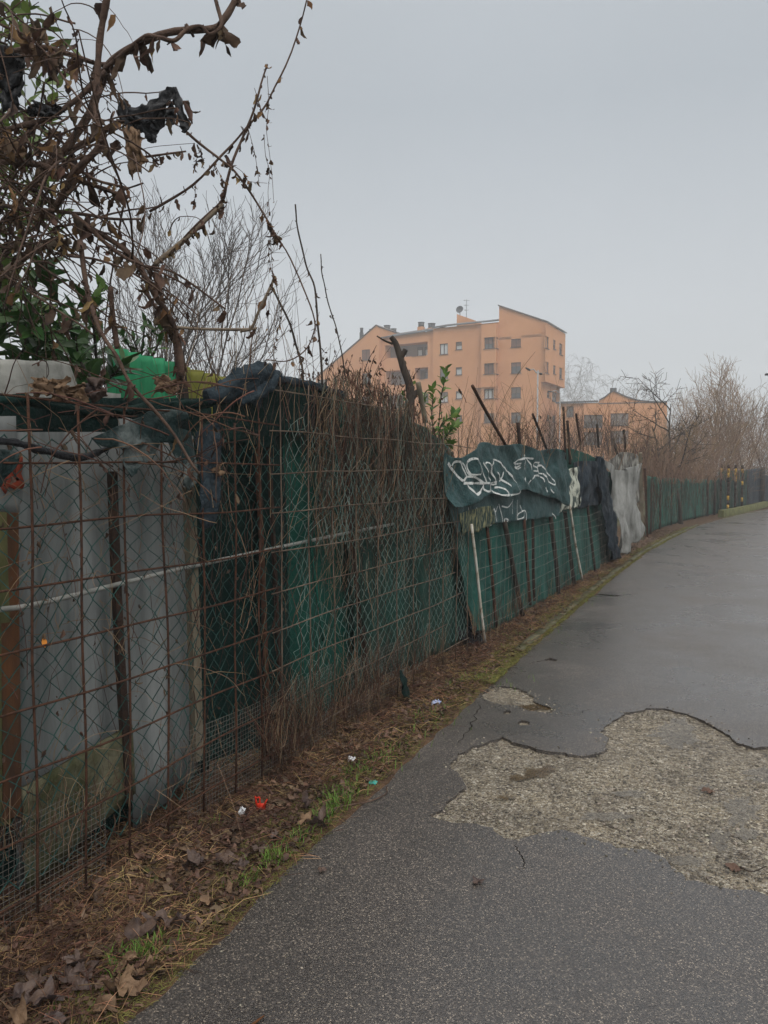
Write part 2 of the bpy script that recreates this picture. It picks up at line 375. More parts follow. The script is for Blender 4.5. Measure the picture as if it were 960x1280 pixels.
# ------------------------------------------------------------------ ground, path, verge
EDGE = [(-2.5, -1.62), (0, -1.62), (1.7, -1.62), (3.6, -1.72), (6.0, -1.80), (8.5, -1.86), (11.7, -1.93), (16, -1.95), (20, -1.80), (24.5, -1.55),
        (28, -1.15), (32, -0.55), (36, 0.25), (40, 1.3), (46, 3.4), (54, 7.2), (64, 13.5)]
def edge_x(y):
    for (a, xa), (b, xb) in zip(EDGE, EDGE[1:]):
        if y <= b:
            t = (y - a) / (b - a); return xa + (xb - xa) * t
    return EDGE[-1][1]
def nz(x, y, s, seed=0.0): return mnoise.noise(V((x * s + seed, y * s - seed * 0.7, seed * 1.3)))

mb = MB()
n = 24; S = 290
for i in range(n):
    pass
mb.poly([(-S, -S, -0.09), (S, -S, -0.09), (S, S, -0.09), (-S, S, -0.09)])
tag(mb.build('ground', M['ground']), kind='structure')

def jag(pts, step=0.05, amp=0.018, seed=1.0, closed=True):
    out = []
    m = len(pts)
    for i in range(m if closed else m - 1):
        a = pts[i]; b = pts[(i + 1) % m]
        k = max(1, int((b - a).length / step))
        for j in range(k):
            p = a.lerp(b, j / k)
            p = p + V((nz(p.x, p.y, 9, seed) * amp * 1.5 + nz(p.x, p.y, 38, seed) * amp * 0.9, nz(p.x, p.y, 9, seed + 5) * amp * 1.5 + nz(p.x, p.y, 38, seed + 5) * amp * 0.9, 0))
            out.append(p)
    if not closed: out.append(pts[-1])
    return out
def crop(pts, sc, ox, oy): return [gr(ox + x / sc, oy + y / sc, 0) for x, y in pts]
H1 = crop([(85, 455), (100, 440), (135, 415), (160, 395), (165, 375), (140, 340), (135, 315), (160, 290), (210, 268), (270, 255), (310, 270), (360, 285),
           (410, 293), (470, 305), (505, 300), (535, 280), (540, 265), (528, 240), (545, 215), (590, 190), (640, 178), (690, 177), (740, 190), (790, 210),
           (830, 230), (860, 250), (890, 270), (930, 282), (960, 280), (1080, 300), (1220, 350), (1290, 450), (1260, 560), (1160, 650), (1040, 680), (960, 665),
           (900, 650), (840, 640), (760, 630), (730, 610), (690, 575), (640, 545), (560, 540), (500, 515), (430, 500), (370, 503), (310, 515), (260, 515),
           (230, 490), (190, 480), (120, 478)], 2.087, 500, 800)
H2 = crop([(213, 150), (222, 135), (245, 120), (290, 122), (330, 135), (350, 158), (375, 170), (402, 182), (395, 190), (340, 186), (310, 172), (270, 170), (230, 160)], 2.087, 500, 800)
H3 = crop([(268, 188), (278, 183), (290, 186), (286, 194), (272, 195)], 2.087, 500, 800)
H4 = crop([(305, 214), (318, 209), (340, 214), (336, 221), (312, 222)], 2.087, 500, 800)
H5 = crop([(375, 50), (390, 46), (412, 52), (408, 57), (385, 56)], 2.087, 500, 800)
def slit(pix, w, seed):
    P = catmull([gr(u, v, 0) for u, v in pix], 30); a = []; b = []
    for i, p in enumerate(P):
        t = (P[min(i + 1, 30)] - P[max(i - 1, 0)]).normalized(); n_ = V((-t.y, t.x, 0)); k = min(1, i / 5, (30 - i) / 5) * w * (.6 + .8 * abs(mnoise.noise(V((i * .4, seed, 0))))) + .0012
        q = p + n_ * (.03 * mnoise.noise(V((i * .35, seed, 4)))); a.append(q + n_ * k); b.append(q - n_ * k)
    return a + b[::-1]
cracks = [slit(p_, w_, i) for i, (p_, w_) in enumerate(((((867, 712), (890, 711), (915, 713), (944, 712)), .010), (((884, 757), (905, 755), (925, 757)), .006), (((694, 890), (715, 893), (740, 886)), .003), (((572, 930), (590, 905), (600, 880)), .003), (((640, 1052), (655, 1075), (650, 1090)), .002), (((738, 742), (770, 745), (800, 741)), .006), (((660, 830), (676, 826), (688, 827)), .004)))]
holes = [jag(H1, 0.03, 0.024, 1), jag(H2, 0.03, 0.02, 2), jag(H3, 0.02, 0.008, 3), jag(H4, 0.03, 0.008, 4), jag(H5, 0.04, 0.008, 6)] + cracks
left = []
y = -2.5
while y < 62:
    left.append(V((edge_x(y) + 0.018 * nz(y, 0, 3.0, 8) + 0.02 * nz(y, 0, 0.9, 9), y, 0))); y += 0.08 if y < 14 else 0.5
right = []
y = -2.5
while y < 62:
    s = (edge_x(y + 0.5) - edge_x(y - 0.5)); nrm = V((1, -s, 0)).normalized()
    q = V((edge_x(y), y, 0)) + nrm * 3.9
    right.append(q); y += 1.0
outer = left + right[::-1]
loops = [outer] + holes
tris = tessellate_polygon(loops)
flat = [p for l in loops for p in l]
mb = MB(); mb.v = [V(p) for p in flat]
for t in tris:
    a, b, c = (flat[i] for i in t)
    if (b - a).cross(c - a).z < 0: t = (t[0], t[2], t[1])
    mb.f.append(tuple(t)); mb.m.append(0)
k0 = 0
for l in loops:
    m_ = len(l); b0 = len(mb.v)
    for i, p in enumerate(l):
        d = (l[(i + 1) % m_] - l[i - 1]).normalized().cross(V((0, 0, 1))) * 0.008
        mb.v.append(p + V((0, 0, -0.022 if l is not outer else -0.10)))
    for i in range(m_):
        j = (i + 1) % m_
        mb.f.append((k0 + i, k0 + j, b0 + j, b0 + i)); mb.m.append(0)
    k0 += m_
tag(mb.build('asphalt_path', M['asphalt'], base=(0, 0, 0), smooth=False), kind='structure')

# the old gravelly base laid bare in the potholes: a real uneven sheet 2 cm down
def gravel_sheet(lp, name):
    xs = [p.x for p in lp]; ys = [p.y for p in lp]
    x0, x1, y0, y1 = min(xs) - .04, max(xs) + .04, min(ys) - .04, max(ys) + .04
    st = 0.022
    nx, ny = int((x1 - x0) / st) + 1, int((y1 - y0) / st) + 1
    mb = MB()
    mb.grid([[V((x0 + i * st, y0 + j * st, -0.014 + 0.008 * nz(x0 + i * st, y0 + j * st, 2.2, 3) + 0.006 * nz(x0 + i * st, y0 + j * st, 18, 5) + 0.004 * nz(i, j, 0.9, 1))) for i in range(nx)] for j in range(ny)])
    return tag(mb.build(name, M['gravel']), kind='structure')
gravel_sheet(holes[0], 'pothole_gravel')
gravel_sheet(holes[1], 'small_pothole_gravel')
mb = MB()
for h in holes[2:]:
    mb.poly([p + V((0, 0, -0.018)) for p in h])
tag(mb.build('pothole_bottom', M['asphalt'], smooth=False), kind='structure')

# loose stones broken out of the rim
mb = MB(); ico = []
ph = (1 + 5 ** .5) / 2
IV = [V(p).normalized() for p in ((-1, ph, 0), (1, ph, 0), (-1, -ph, 0), (1, -ph, 0), (0, -1, ph), (0, 1, ph), (0, -1, -ph), (0, 1, -ph), (ph, 0, -1), (ph, 0, 1), (-ph, 0, -1), (-ph, 0, 1))]
IF = ((0, 11, 5), (0, 5, 1), (0, 1, 7), (0, 7, 10), (0, 10, 11), (1, 5, 9), (5, 11, 4), (11, 10, 2), (10, 7, 6), (7, 1, 8), (3, 9, 4), (3, 4, 2), (3, 2, 6), (3, 6, 8), (3, 8, 9), (4, 9, 5), (2, 4, 11), (6, 2, 10), (8, 6, 7), (9, 8, 1))
def stone(p, r):
    b = len(mb.v); sx, sy, sz = r * U(.7, 1.3), r * U(.7, 1.3), r * U(.45, .8); X = Matrix.Rotation(U(0, 6), 3, 'Z')
    for q in IV:
        k = 1 + U(-.22, .22); mb.v.append(p + X @ V((q.x * sx * k, q.y * sy * k, q.z * sz * k)))
    mb.f += [tuple(b + i for i in f) for f in IF]; mb.m += [0] * 20
def inside(p, poly):
    c = False; j = len(poly) - 1
    for i in range(len(poly)):
        a, b = poly[i], poly[j]
        if (a.y > p.y) != (b.y > p.y) and p.x < (b.x - a.x) * (p.y - a.y) / (b.y - a.y) + a.x: c = not c
        j = i
    return c
hp = holes[0][::3]; xs = [p.x for p in hp]; ys = [p.y for p in hp]; c = 0
while c < 3000:
    p = V((U(min(xs), max(xs)), U(min(ys), max(ys)), 0))
    if nz(p.x, p.y, 2.0, 44) < U(-.3, .35) or not inside(p, hp): continue
    p.z = -.013 + 0.008 * nz(p.x, p.y, 2.2, 3); stone(p, .003 + .007 * random.random() ** 2.5); c += 1
for i in range(900):
    q = random.choice(holes[0] + holes[1] + holes[1]); p = q + V((random.gauss(0, .05), random.gauss(0, .05), 0))
    p.z = -.010 if inside(p, hp) else .001; stone(p, .002 + .006 * random.random() ** 2)
for i in range(500):
    y = .8 + 11 * random.random() ** 1.6; p = V((edge_x(y) + abs(random.gauss(0, .25)) + .02, y, .001))
    if not inside(p, hp): stone(p, .0015 + .003 * random.random() ** 2)
tag(mb.build('loose_gravel', M['pebble'], base=(0, 0, 0), smooth=False), kind='stuff')

def blob(px, ru, rv, z, m, seed, name='puddle'):
    c = gr(px[0], px[1], z); e = gr(px[0] + ru, px[1], z) - c; f = gr(px[0], px[1] - rv, z) - c
    mb = MB(); pts = []
    for k in range(90):
        a = 2 * math.pi * k / 90
        r = 1 + 0.55 * mnoise.noise(V((math.cos(a) * 1.5 + seed, math.sin(a) * 1.5, seed))) + 0.45 * mnoise.noise(V((math.cos(a) * 4, math.sin(a) * 4 + seed, 2))) + 0.3 * mnoise.noise(V((math.cos(a) * 11, math.sin(a) * 11 + seed, 2)))
        pts.append(c + e * (math.cos(a) * r) + f * (math.sin(a) * r))
    b = len(mb.v); mb.poly(pts)
    o = mb.build(name, m, smooth=False); tag(o, kind='structure'); return o
for px, a, b, s in (((845, 917), 26, 15, 1.0), ((925, 1012), 20, 16, 2.0), ((900, 1050), 15, 12, 3.0), ((948, 968), 20, 8, 4.0), ((880, 985), 10, 4, 5.0), ((790, 992), 20, 4, 6.0), ((858, 1075), 25, 6, 7.0), ((755, 1020), 30, 5, 8.0), ((935, 1042), 14, 8, 9.0), ((700, 1052), 20, 5, 11.0)):
    blob(px, a, b, -0.0085 + 0.0002 * s, M['puddle'], s)
blob((668, 966), 17, 6, -0.0065, M['mudwater'], 12.0, 'muddy_puddle')
blob((668, 884), 22, 4, -0.0065, M['mudwater'], 14.0, 'muddy_puddle')
blob((646, 972), 10, 4, -0.0060, M['mudwater'], 17.0, 'muddy_puddle')
blob((685, 961), 8, 5, -0.0060, M['mudwater'], 27.3, 'muddy_puddle')
blob((632, 996), 9, 3, -0.0060, M['mudwater'], 31.3, 'muddy_puddle')

# verge: uneven dirt from the path edge to beyond the fence
def verge_z(x, y):
    e = edge_x(y); t = max(0.0, min(1.0, (e - x) / 0.55))
    bank = -0.05 * t * t * (3 - 2 * t)
    return 0.004 + bank + 0.016 * nz(x, y, 3.1, 2) * (0.3 + t) + 0.012 * nz(x, y, 11, 4) * (0.2 + t) + 0.008 * nz(x, y, 29, 6) * t
rows = []
y = -1.5
while y < 60:
    e = edge_x(y) + 0.035 + 0.05 * nz(y, 3, 1.3, 1) + 0.03 * nz(y, 3, 6, 2)
    r_ = []
    for i in range(34):
        t = i / 33
        x = e - 2.2 * (t ** 1.3)
        r_.append(V((x, y, verge_z(x, y) if i > 0 else -0.02)))
    rows.append(r_); y += 0.05 if y < 9 else (0.15 if y < 20 else 0.6)
mb = MB(); mb.grid(rows)
for i in range(len(mb.f)): mb.f[i] = mb.f[i][::-1]
tag(mb.build('dirt_verge', M['dirt'], base=(0, 0, 0)), kind='structure')
# mossy concrete edging from the pothole onward
mb = MB(); y = 6.6
while y < 24:
    l = U(0.9, 1.05); x0 = edge_x(y) - 0.06 + U(-.01, .01); x1 = edge_x(y + l) - 0.06 + U(-.01, .01)
    c = V(((x0 + x1) / 2, y + l / 2, 0.0 + U(-.006, .006))); ay = V((x1 - x0, l - 0.012, 0)) / 2
    mb.box(c, V((0.038, 0, 0)), ay, V((0, 0, 0.026)))
    y += l
tag(mb.build('kerb', M['kerb']), kind='structure')

# ---------------- dead straw, litter, grass (ground cover nobody could count)
def straw(name, m, n, yr, xr, L, r, up=0.25, seed=0, dens=None):
    mb = MB(); c = 0
    while c < n:
        y = yr[0] + (yr[1] - yr[0]) * random.random() ** 1.7
        t = random.random(); x = edge_x(y) - (xr[0] + (xr[1] - xr[0]) * t)
        if nz(x, y, 2.3, seed) + U(-.4, .4) < -0.15: continue
        z = verge_z(x, y); a = U(0, 6.283); l = U(*L)
        d = V((math.cos(a), math.sin(a), U(0.0, up))); p = V((x, y, z + 0.003)); q = p + d * l * .5 + V((0, 0, U(0, .4) * l * .5))
        e = q + V((math.cos(a + U(-.9, .9)), math.sin(a + U(-.9, .9)), U(-.4, .2))) * l * .5
        if e.z < 0.01: e.z = verge_z(e.x, e.y) + 0.004
        mb.tube([p, q, e], r * U(.6, 1.3), r * .5, 3, cap=False); c += 1
    return tag(mb.build(name, m, base=(0, 0, 0)), kind='stuff')
straw('dead_grass', M['straw'], 13000, (1.0, 15), (0.03, 1.0), (.03, .17), 0.0015, 0.4)
straw('dry_twigs', M['vinered'], 5200, (1.0, 14), (0.1, 1.0), (.06, .3), 0.0017, 0.3, 4)
straw('moss_blades', M['moss'], 16000, (1.2, 22), (-0.02, 0.32), (.01, .035), 0.0014, 0.9, 9)
straw('moss_cushions', M['moss'], 16000, (5.5, 24), (-0.03, 0.26), (.012, .04), 0.0035, 0.9, 12)
mb = MB()
for i in range(13000):
    y = 0.9 + 22 * random.random() ** 2.0
    x = edge_x(y) - 0.02 - 0.85 * random.random()
    a = U(0, 6.28)
    mb.leaf(V((x, y, verge_z(x, y) + U(.002, .02))), V((math.cos(a), math.sin(a), U(-.2, .35))), V((U(-.5, .5), U(-.5, .5), 1)), U(.015, .055), U(.012, .03), U(-1.4, 1.4), U(-.5, .6), n=3, crum=.12)
tag(mb.build('leaf_litter', M['litter'], base=(0, 0, 0)), kind='stuff')
mb = MB()
def tuft(u, v, w, n, h=(.03, .08)):
    c = gr(u, v, 0.03)
    for i in range(n):
        p = V((c.x + random.gauss(0, w), c.y + random.gauss(0, w * 1.2), 0)); p.z = verge_z(p.x, p.y)
        a = U(0, 6.28); l = U(*h); d = V((math.cos(a) * .5, math.sin(a) * .5, 1)).normalized()
        q = p + d * l * .6; e = q + V((d.x * 1.3, d.y * 1.3, .3)) * l * .5
        s = d.cross(V((math.cos(a), math.sin(a), 0)))
        s = V((-math.sin(a), math.cos(a), 0)) * 0.0022
        mb.grid([[p - s, p + s], [q - s * .8, q + s * .8], [e - s * .15, e + s * .15]])
for t in ((160, 1185, .04, 110), (190, 1175, .03, 50), (150, 1195, .03, 50), (335, 1072, .03, 50), (420, 1000, .04, 110), (405, 1018, .025, 60), (430, 985, .05, 70), (445, 960, .05, 70), (470, 945, .05, 60),
          (340, 1065, .03, 50), (305, 1095, .025, 40), (120, 1245, .02, 18, (.02, .04)), (55, 1255, .02, 12, (.02, .04)), (380, 1040, .04, 40), (260, 1010, .03, 20), (490, 935, .08, 60), (540, 895, .12, 70), (600, 845, .15, 70), (660, 790, .2, 80), (720, 745, .25, 80)):
    tuft(*t)
tag(mb.build('green_grass', M['grass'], base=(0, 0, 0)), kind='stuff')

# ---------------- large curled dead leaves
def maple(name, pos, size, m, rz, tilt, curl, lobes=5, seed=0):
    mb = MB(); K = 40; c = V((0, 0, 0)); rings = []
    for rr in (0.02, 0.28, 0.55, 0.8, 1.0):
        ring = []
        for k in range(K):
            a = 2 * math.pi * k / K
            ph = (a * lobes / (2 * math.pi)) % 1.0; lob = abs(ph * 2 - 1) ** 1.2
            rad_ = (0.42 + 0.58 * lob * (1 - .3 * (1 - math.cos(a)) / 2)) * (1 + 0.13 * mnoise.noise(V((math.cos(a) * 3 + seed, math.sin(a) * 3, seed))))
            if abs(a - math.pi) < 0.35: rad_ *= 0.55
            q = V((math.cos(a), math.sin(a), 0)) * rad_ * rr * size * .5
            q.z = curl * size * (0.35 * rr * rr * math.sin(a * 2 + seed) + 0.5 * (q.y / size) ** 2 * 3) + 0.16 * size * mnoise.noise(V((q.x * 5 / size, q.y * 5 / size, seed))) + 0.07 * size * mnoise.noise(V((q.x * 14 / size, q.y * 14 / size, seed)))
            ring.append(q)
        rings.append(ring)
    mb.grid(rings, closed=True)
    mb.tube([V((-size * .15, 0, 0)), V((-size * .45, size * .03, size * .05)), V((-size * .75, size * .1, size * .02))], size * .012, size * .008, 4)
    X = Matrix.Rotation(rz, 3, 'Z') @ Matrix.Rotation(tilt, 3, 'X')
    mb.v = [pos + X @ q for q in mb.v]
    lowest = min(q.z for q in mb.v)
    for q in mb.v: q.z += (pos.z - lowest) + 0.002
    return mb.build(name, m)
BL = [(150, 1240, .15, 't'), (128, 1262, .12, 't'), (165, 1222, .11, 't'), (85, 1222, .12, 'b'), (110, 1215, .12, 'b'), (98, 1233, .09, 'b'), (60, 1250, .12, 'b'), (25, 1245, .13, 'b'),
      (195, 1155, .12, 'b'), (215, 1160, .12, 'b'), (230, 1150, .10, 'b'), (175, 1165, .12, 'b'), (160, 1205, .10, 't'), (190, 1212, .10, 't'), (262, 1128, .10, 't'), (245, 1075, .11, 'b'), (238, 1085, .11, 'b'),
      (280, 1075, .11, 'b'), (310, 1068, .10, 'b'), (300, 1085, .10, 'b'), (325, 1060, .09, 'b'), (380, 1030, .10, 't'), (400, 1035, .10, 'b'), (65, 1278, .12, 'b'), (45, 1225, .12, 'b'), (385, 1005, .08, 'b'), (95, 1205, .10, 'b'), (20, 1270, .11, 't'), (345, 1045, .08, 'b'), (290, 1110, .09, 't')]
for i, (u, v, s, k) in enumerate(BL):
    g = gr(u, v, 0.02); z = verge_z(g.x, g.y) if g.x < edge_x(g.y) + .02 else 0.0
    o = maple('dead_leaf', V((g.x, g.y, max(z, 0) + .004)), s * U(.75, 1.15), M['tanleaf' if k == 't' else 'bigleaf'], U(0, 6.28), U(-.5, .5), U(.2, .9), random.choice((5, 5, 3)), i * 3.7)
    if k == 't': tag(o, 'big tan curled dead leaf lying at the edge of the asphalt', 'leaf', 'tan dead leaves along the path edge')
    else: tag(o, 'dark wet brown dead leaf lying in the litter of the verge', 'leaf', 'dark dead leaves on the verge')
for (u, v, s, lab, k) in ((597, 1104, .07, 'flat brown leaf lying alone on the asphalt below the big pothole', 'bigleaf'), (885, 993, .09, 'reddish dead leaf lying on the gravel in the big pothole near a puddle', 'litter'), (920, 1090, .09, 'brown leaf with a twig lying at the lower rim of the big pothole', 'litter'),
                        (402, 1090, .05, 'small red brown leaf on asphalt beside the verge', 'bigleaf')):
    g = gr(u, v, -0.015 if 'pothole near' in lab or 'rim' in lab else 0.0)
    tag(maple('dead_leaf', g + V((0, 0, .003)), s, M[k], U(0, 6), .05, .15, 3, u), lab, 'leaf')
# ---------------- litter
def scrap(name, u, v, su, sv, m, label, cat, z=0.03, seed=0, amp=.35, n=7):
    g = gr(u, v, z); mb = MB(); rows = []
    for j in range(n):
        r_ = []
        for i in range(n):
            a = (i / (n - 1) - .5); b = (j / (n - 1) - .5)
            w = 1 + .5 * mnoise.noise(V((a * 4 + seed, b * 4, seed)))
            r_.append(g + V((a * su * w, b * su * .6 * w, (b + .5) * sv + amp * su * mnoise.noise(V((a * 5, b * 5 + seed, seed * 2)))))) 
        rows.append(r_)
    mb.grid(rows)
    lz = min(q.z for q in mb.v); gz = verge_z(g.x, g.y) if g.x < edge_x(g.y) else 0
    for q in mb.v: q.z += gz - lz + .002
    o = mb.build(name, m); s = o.modifiers.new('thick', 'SOLIDIFY'); s.thickness = .002
    return tag(o, label, cat)
g = gr(326, 985, .08)
mb = MB(); g.z = verge_z(g.x, g.y)
mb.grid([[g + V((x, -.01 * z_ + .006 * math.sin(x * 90), z_)) for x in (-.025, -.01, .005, .02)] for z_ in (.012, .03, .045)])
for dx, h in ((-.026, .075), (-.008, .07), (.02, .072)):
    mb.tube([g + V((dx, 0, .035)), g + V((dx * 1.2, .004, .055)), g + V((dx * 1.5 + .006, .0, h))], .006, .003, 5)
mb.tube([g + V((-.03, 0, .065)), g + V((-.015, .01, .07)), g + V((-.005, .0, .062))], .005, .003, 5)
o = mb.build('plastic_scrap', M['redplastic']); o.modifiers.new('thick', 'SOLIDIFY').thickness = .004
tag(o, 'bright red broken plastic scrap on the verge against the rusty mesh', 'litter')
scrap('paper_scrap', 302, 990, .032, .035, M['whiteplastic'], 'small white paper scrap standing by the rusty mesh near the red plastic', 'litter', .07, 3)
scrap('foil_wrapper', 545, 872, .065, .015, M['blueplastic'], 'blue and silver foil wrapper lying in the straw of the verge', 'litter', .05, 5)
scrap('plastic_scrap', 466, 976, .045, .008, M['tealplastic'], 'small teal plastic scrap lying at the path edge', 'litter', .02, 6, .1)
scrap('paper_scrap', 439, 941, .04, .02, M['whiteplastic'], 'tiny white crumb of paper on the straw of the verge', 'litter', .04, 8)
def stick(name, pix, r, m, label, cat='stick', z=.02):
    mb = MB(); P = [gr(u, v, z) for u, v in pix]
    for p in P: p.z = (verge_z(p.x, p.y) if p.x < edge_x(p.y) else 0) + r + .004
    mb.tube(catmull(P, 14), r, r * .5, 6)
    return tag(mb.build(name, m), label, cat)
stick('plastic_stick', [(353, 1043), (360, 1037)], .004, M['orangeplastic'], 'short bright orange plastic stick lying on the verge')
stick('fallen_twig', [(300, 1040), (360, 1025), (420, 1008), (458, 1000), (482, 990), (483, 980)], .005, M['vine'], 'long bent brown twig reaching from the verge onto the asphalt')
stick('fallen_twig', [(372, 1048), (395, 1030), (420, 1010), (430, 1003)], .005, M['bark'], 'short dark forked twig lying across the edge of the asphalt')
stick('fallen_twig', [(150, 1103), (190, 1100), (225, 1088)], .004, M['vine'], 'straight red brown twig lying in the foreground litter')
stick('fallen_twig', [(313, 1278), (330, 1265)], .005, M['orangewood'], 'short orange brown wood splinter on the asphalt in front')
stick('fallen_twig', [(925, 1086), (940, 1092), (958, 1085)], .004, M['bark'], 'thin dark twig lying over the lower rim of the big pothole', z=0)
# ------------------------------------------------------------------ fence
def wob(p, a=.006, s=3.0, seed=0):
    return p + V((mnoise.noise(p * s + V((seed, 0, 0))), mnoise.noise(p * s + V((0, seed, 3))), mnoise.noise(p * s + V((5, 0, seed))))) * a
def rebar(name, y0, y1, z0, ztop, dy, dz, r, x, m, label, seed=0, ragged=False):
    mb = MB(); y = y0
    while y <= y1:
        zt = ztop(y) + U(-.01, .06)
        b = V((x, y, -0.03)); t = V((x + U(-.015, .015), y + U(-.01, .01), zt))
        mb.tube([wob(b.lerp(t, i / 10), .018, 1.5, seed) for i in range(11)], r, r, 5)
        y += dy * U(.97, 1.03)
    z = z0; zmax = max(ztop(y0), ztop(y1), ztop((y0 + y1) / 2))
    while z < zmax + .02:
        a, b = y0 - .1, y1 + .08
        if ragged:
            b = y1 + U(-.7, .08)
        k = int((b - a) / .15); P = []
        for i in range(k + 1):
            yy = a + (b - a) * i / k
            if z > ztop(yy) + .03: continue
            P.append(wob(V((x + r * 1.6, yy, z)), .025, 1.2, seed + z))
        if len(P) > 2: mb.tube(P, r * .9, r * .9, 5)
        z += dz
    return tag(mb.build(name, m), label, 'fence')
top1 = lambda y: 1.84
Y_J = fx(330, 700, -2.38).y
def top2(y):
    u0, u1 = fx(345, 478, -2.38), fx(545, 545, -2.38)
    t = (y - u0.y) / (u1.y - u0.y); t = max(0, min(1, t))
    return u0.z + (u1.z - u0.z) * t + .02
rebar('rebar_mesh_panel', -.9, Y_J, .08, top1, .235, .222, .0052, -2.335, M['rust'], 'rusty welded bar mesh panel standing before the grey cement sheets', 1)
rebar('rebar_mesh_panel', Y_J + .06, 6.55, .10, top2, .30, .215, .0042, -2.315, M['meshrust'], 'tall rusty bar mesh panel before the green net, half hung with dead stems', 5, True)

def chain(name, y0, y1, z0, z1, p, r, x, m, label, dist, seed, ztf=None):
    mb = MB(); hh = p / 2; n = int((y1 - y0) / hh); rows = int((z1 - z0) / hh)
    def node(k, j):
        y = y0 + k * hh; z = z0 + j * hh
        q = V((x, y, z)); s = dist * (1 + 1.2 * mnoise.noise(q * 0.9 + V((seed, 0, 0))))
        return q + V((.03 * mnoise.noise(q * 1.4), s * mnoise.noise(q * 2.1 + V((0, 3, seed))) + s * .35 * mnoise.noise(q * 13), s * mnoise.noise(q * 2.1 + V((9, 3, seed))) + s * .3 * mnoise.noise(q * 12)))
    for k in range(n):
        P = []
        for j in range(rows + 1):
            if dist > .08 and mnoise.noise(V((k * .13, j * .13, seed))) > .28:
                if len(P) > 2: mb.tube(P, r, r, 3, cap=False)
                P = []; continue
            q = node(k + ((j + k) % 2), j)
            if ztf and q.z > ztf(q.y): break
            q.x += .0022 * (1 if (j + k) % 2 else -1)
            P.append(q)
        if len(P) > 2: mb.tube(P, r, r, 3, cap=False)
    return tag(mb.build(name, m, smooth=True), label, 'fence')
chain('chain_link_fence', -1.0, Y_J + .25, .10, 1.80, .098, .0029, -2.365, M['greenwire'], 'green coated chain link netting over the grey cement sheets', .05, 1)
chain('chain_link_fence', Y_J + .22, 6.6, .12, 1.98, .092, .0021, -2.355, M['bluewire'], 'weathered pale green chain link netting over the dark shade nets', .095, 7, lambda y: top2(y) - .25 - .1 * math.sin(y * 3))
# fine square hardware mesh at the foot
def hardware(y0, y1, z1, m, label, seed):
    mb = MB(); y = y0
    while y < y1:
        mb.tube([wob(V((-2.345, y, z)), .02, 2, seed) for z in (-.02, .1, .2, z1 + .04 * mnoise.noise(V((y, 0, seed))))], .0009, .0009, 3, cap=False); y += .022
    z = .0
    while z < z1:
        k = int((y1 - y0) / .12)
        mb.tube([wob(V((-2.345, y0 + (y1 - y0) * i / k, z)), .02, 2, seed) for i in range(k + 1)], .0009, .0009, 3, cap=False); z += .022
    tag(mb.build('hardware_mesh', m), label, 'fence')
hardware(1.3, 2.25, .36, M['greywire'], 'fine square wire netting low in the foreground corner of the fence', 2)
hardware(2.75, 4.1, .40, M['greywire'], 'fine square wire netting at the fence foot behind the red plastic scrap', 4)
hardware(4.3, 5.2, .36, M['greywire'], 'fine square wire netting at the fence foot under the tall rusty panel', 6)

# tension rail
mb = MB(); mb.tube(catmull([fx(-40, 770, -2.43), fx(0, 762, -2.43), fx(60, 752, -2.43), fx(240, 708, -2.43), fx(420, 669, -2.43), fx(492, 655, -2.43)], 30), .0105, .0105, 10)
tag(mb.build('pipe_rail', M['galv']), 'long galvanised pipe rail running behind the chain link netting', 'rail')

# posts in the near part
def post(name, bot, top, x, w, m, label, cat='post', sides=4, z0=-.05, group=None):
    b = fx(bot[0], bot[1], x); t = fx(top[0], top[1], x)
    b = b + (b - t).normalized() * .06
    mb = MB(); mb.tube([wob(b.lerp(t, i / 8), .012, 1.1, bot[0]) for i in range(9)], w, w, sides)
    return tag(mb.build(name, m, smooth=sides > 5), label, cat, group)
post('angle_iron_post', (158, 985), (140, 590), -2.45, .022, M['rustdark'], 'dark angle iron post standing between the two grey cement sheets')
post('angle_iron_post', (337, 935), (318, 500), -2.415, .017, M['rust'], 'rusty ribbed post where the two bar mesh panels meet', sides=6)
post('wooden_post', (245, 935), (236, 610), -2.47, .032, M['wood'], 'weathered pale wooden post beside the black hanging net strip')
post('angle_iron_post', (352, 900), (336, 560), -2.46, .014, M['rustdark'], 'thin dark post just behind the rusty ribbed post')
post('angle_iron_post', (459, 850), (428, 545), -2.42, .024, M['rustdark'], 'dark wide post wound with dead stems in the tall panel')
post('plastic_stake', (403, 790), (384, 640), -2.40, .009, M['netgreen'], 'thin bright green stake among the hanging dead stems', 'stake', 6)
post('plastic_stake', (452, 770), (443, 660), -2.36, .008, M['netteal'], 'thin teal green stake leaning in the stem covered part', 'stake', 6)

# boards and sheets behind
def corrug(name, c, x, m, label, amp, wav, cat='sheet', nrm=V((1, 0, 0)), thick=.006, jag_=.0, seed=0, tilt=0):
    # c = four pixel corners (tl, tr, br, bl) on plane x
    q = [fx(u, v, x) for u, v in c]; n = 90; rows = []
    L = (q[1] - q[0]).length
    for j in range(9):
        t = j / 8; r_ = []
        for i in range(n + 1):
            s = i / n
            p = q[0].lerp(q[1], s).lerp(q[3].lerp(q[2], s), t)
            p = p + nrm * (amp * math.sin(2 * math.pi * s * L / wav) + .012 * mnoise.noise(p * 1.5) - tilt * t)
            if t == 0: p.z += jag_ * mnoise.noise(p * 9 + V((0, 0, seed)))
            r_.append(p)
        rows.append(r_)
    mb = MB(); mb.grid(rows); o = mb.build(name, m)
    s = o.modifiers.new('thick', 'SOLIDIFY'); s.thickness = thick
    return tag(o, label, cat)
s1 = corrug('cement_sheet', ((12, 540), (150, 540), (160, 985), (20, 1110)), -2.54, M['sheet'], 'grey corrugated cement sheet with an orange paint smear behind the netting', .009, .177)
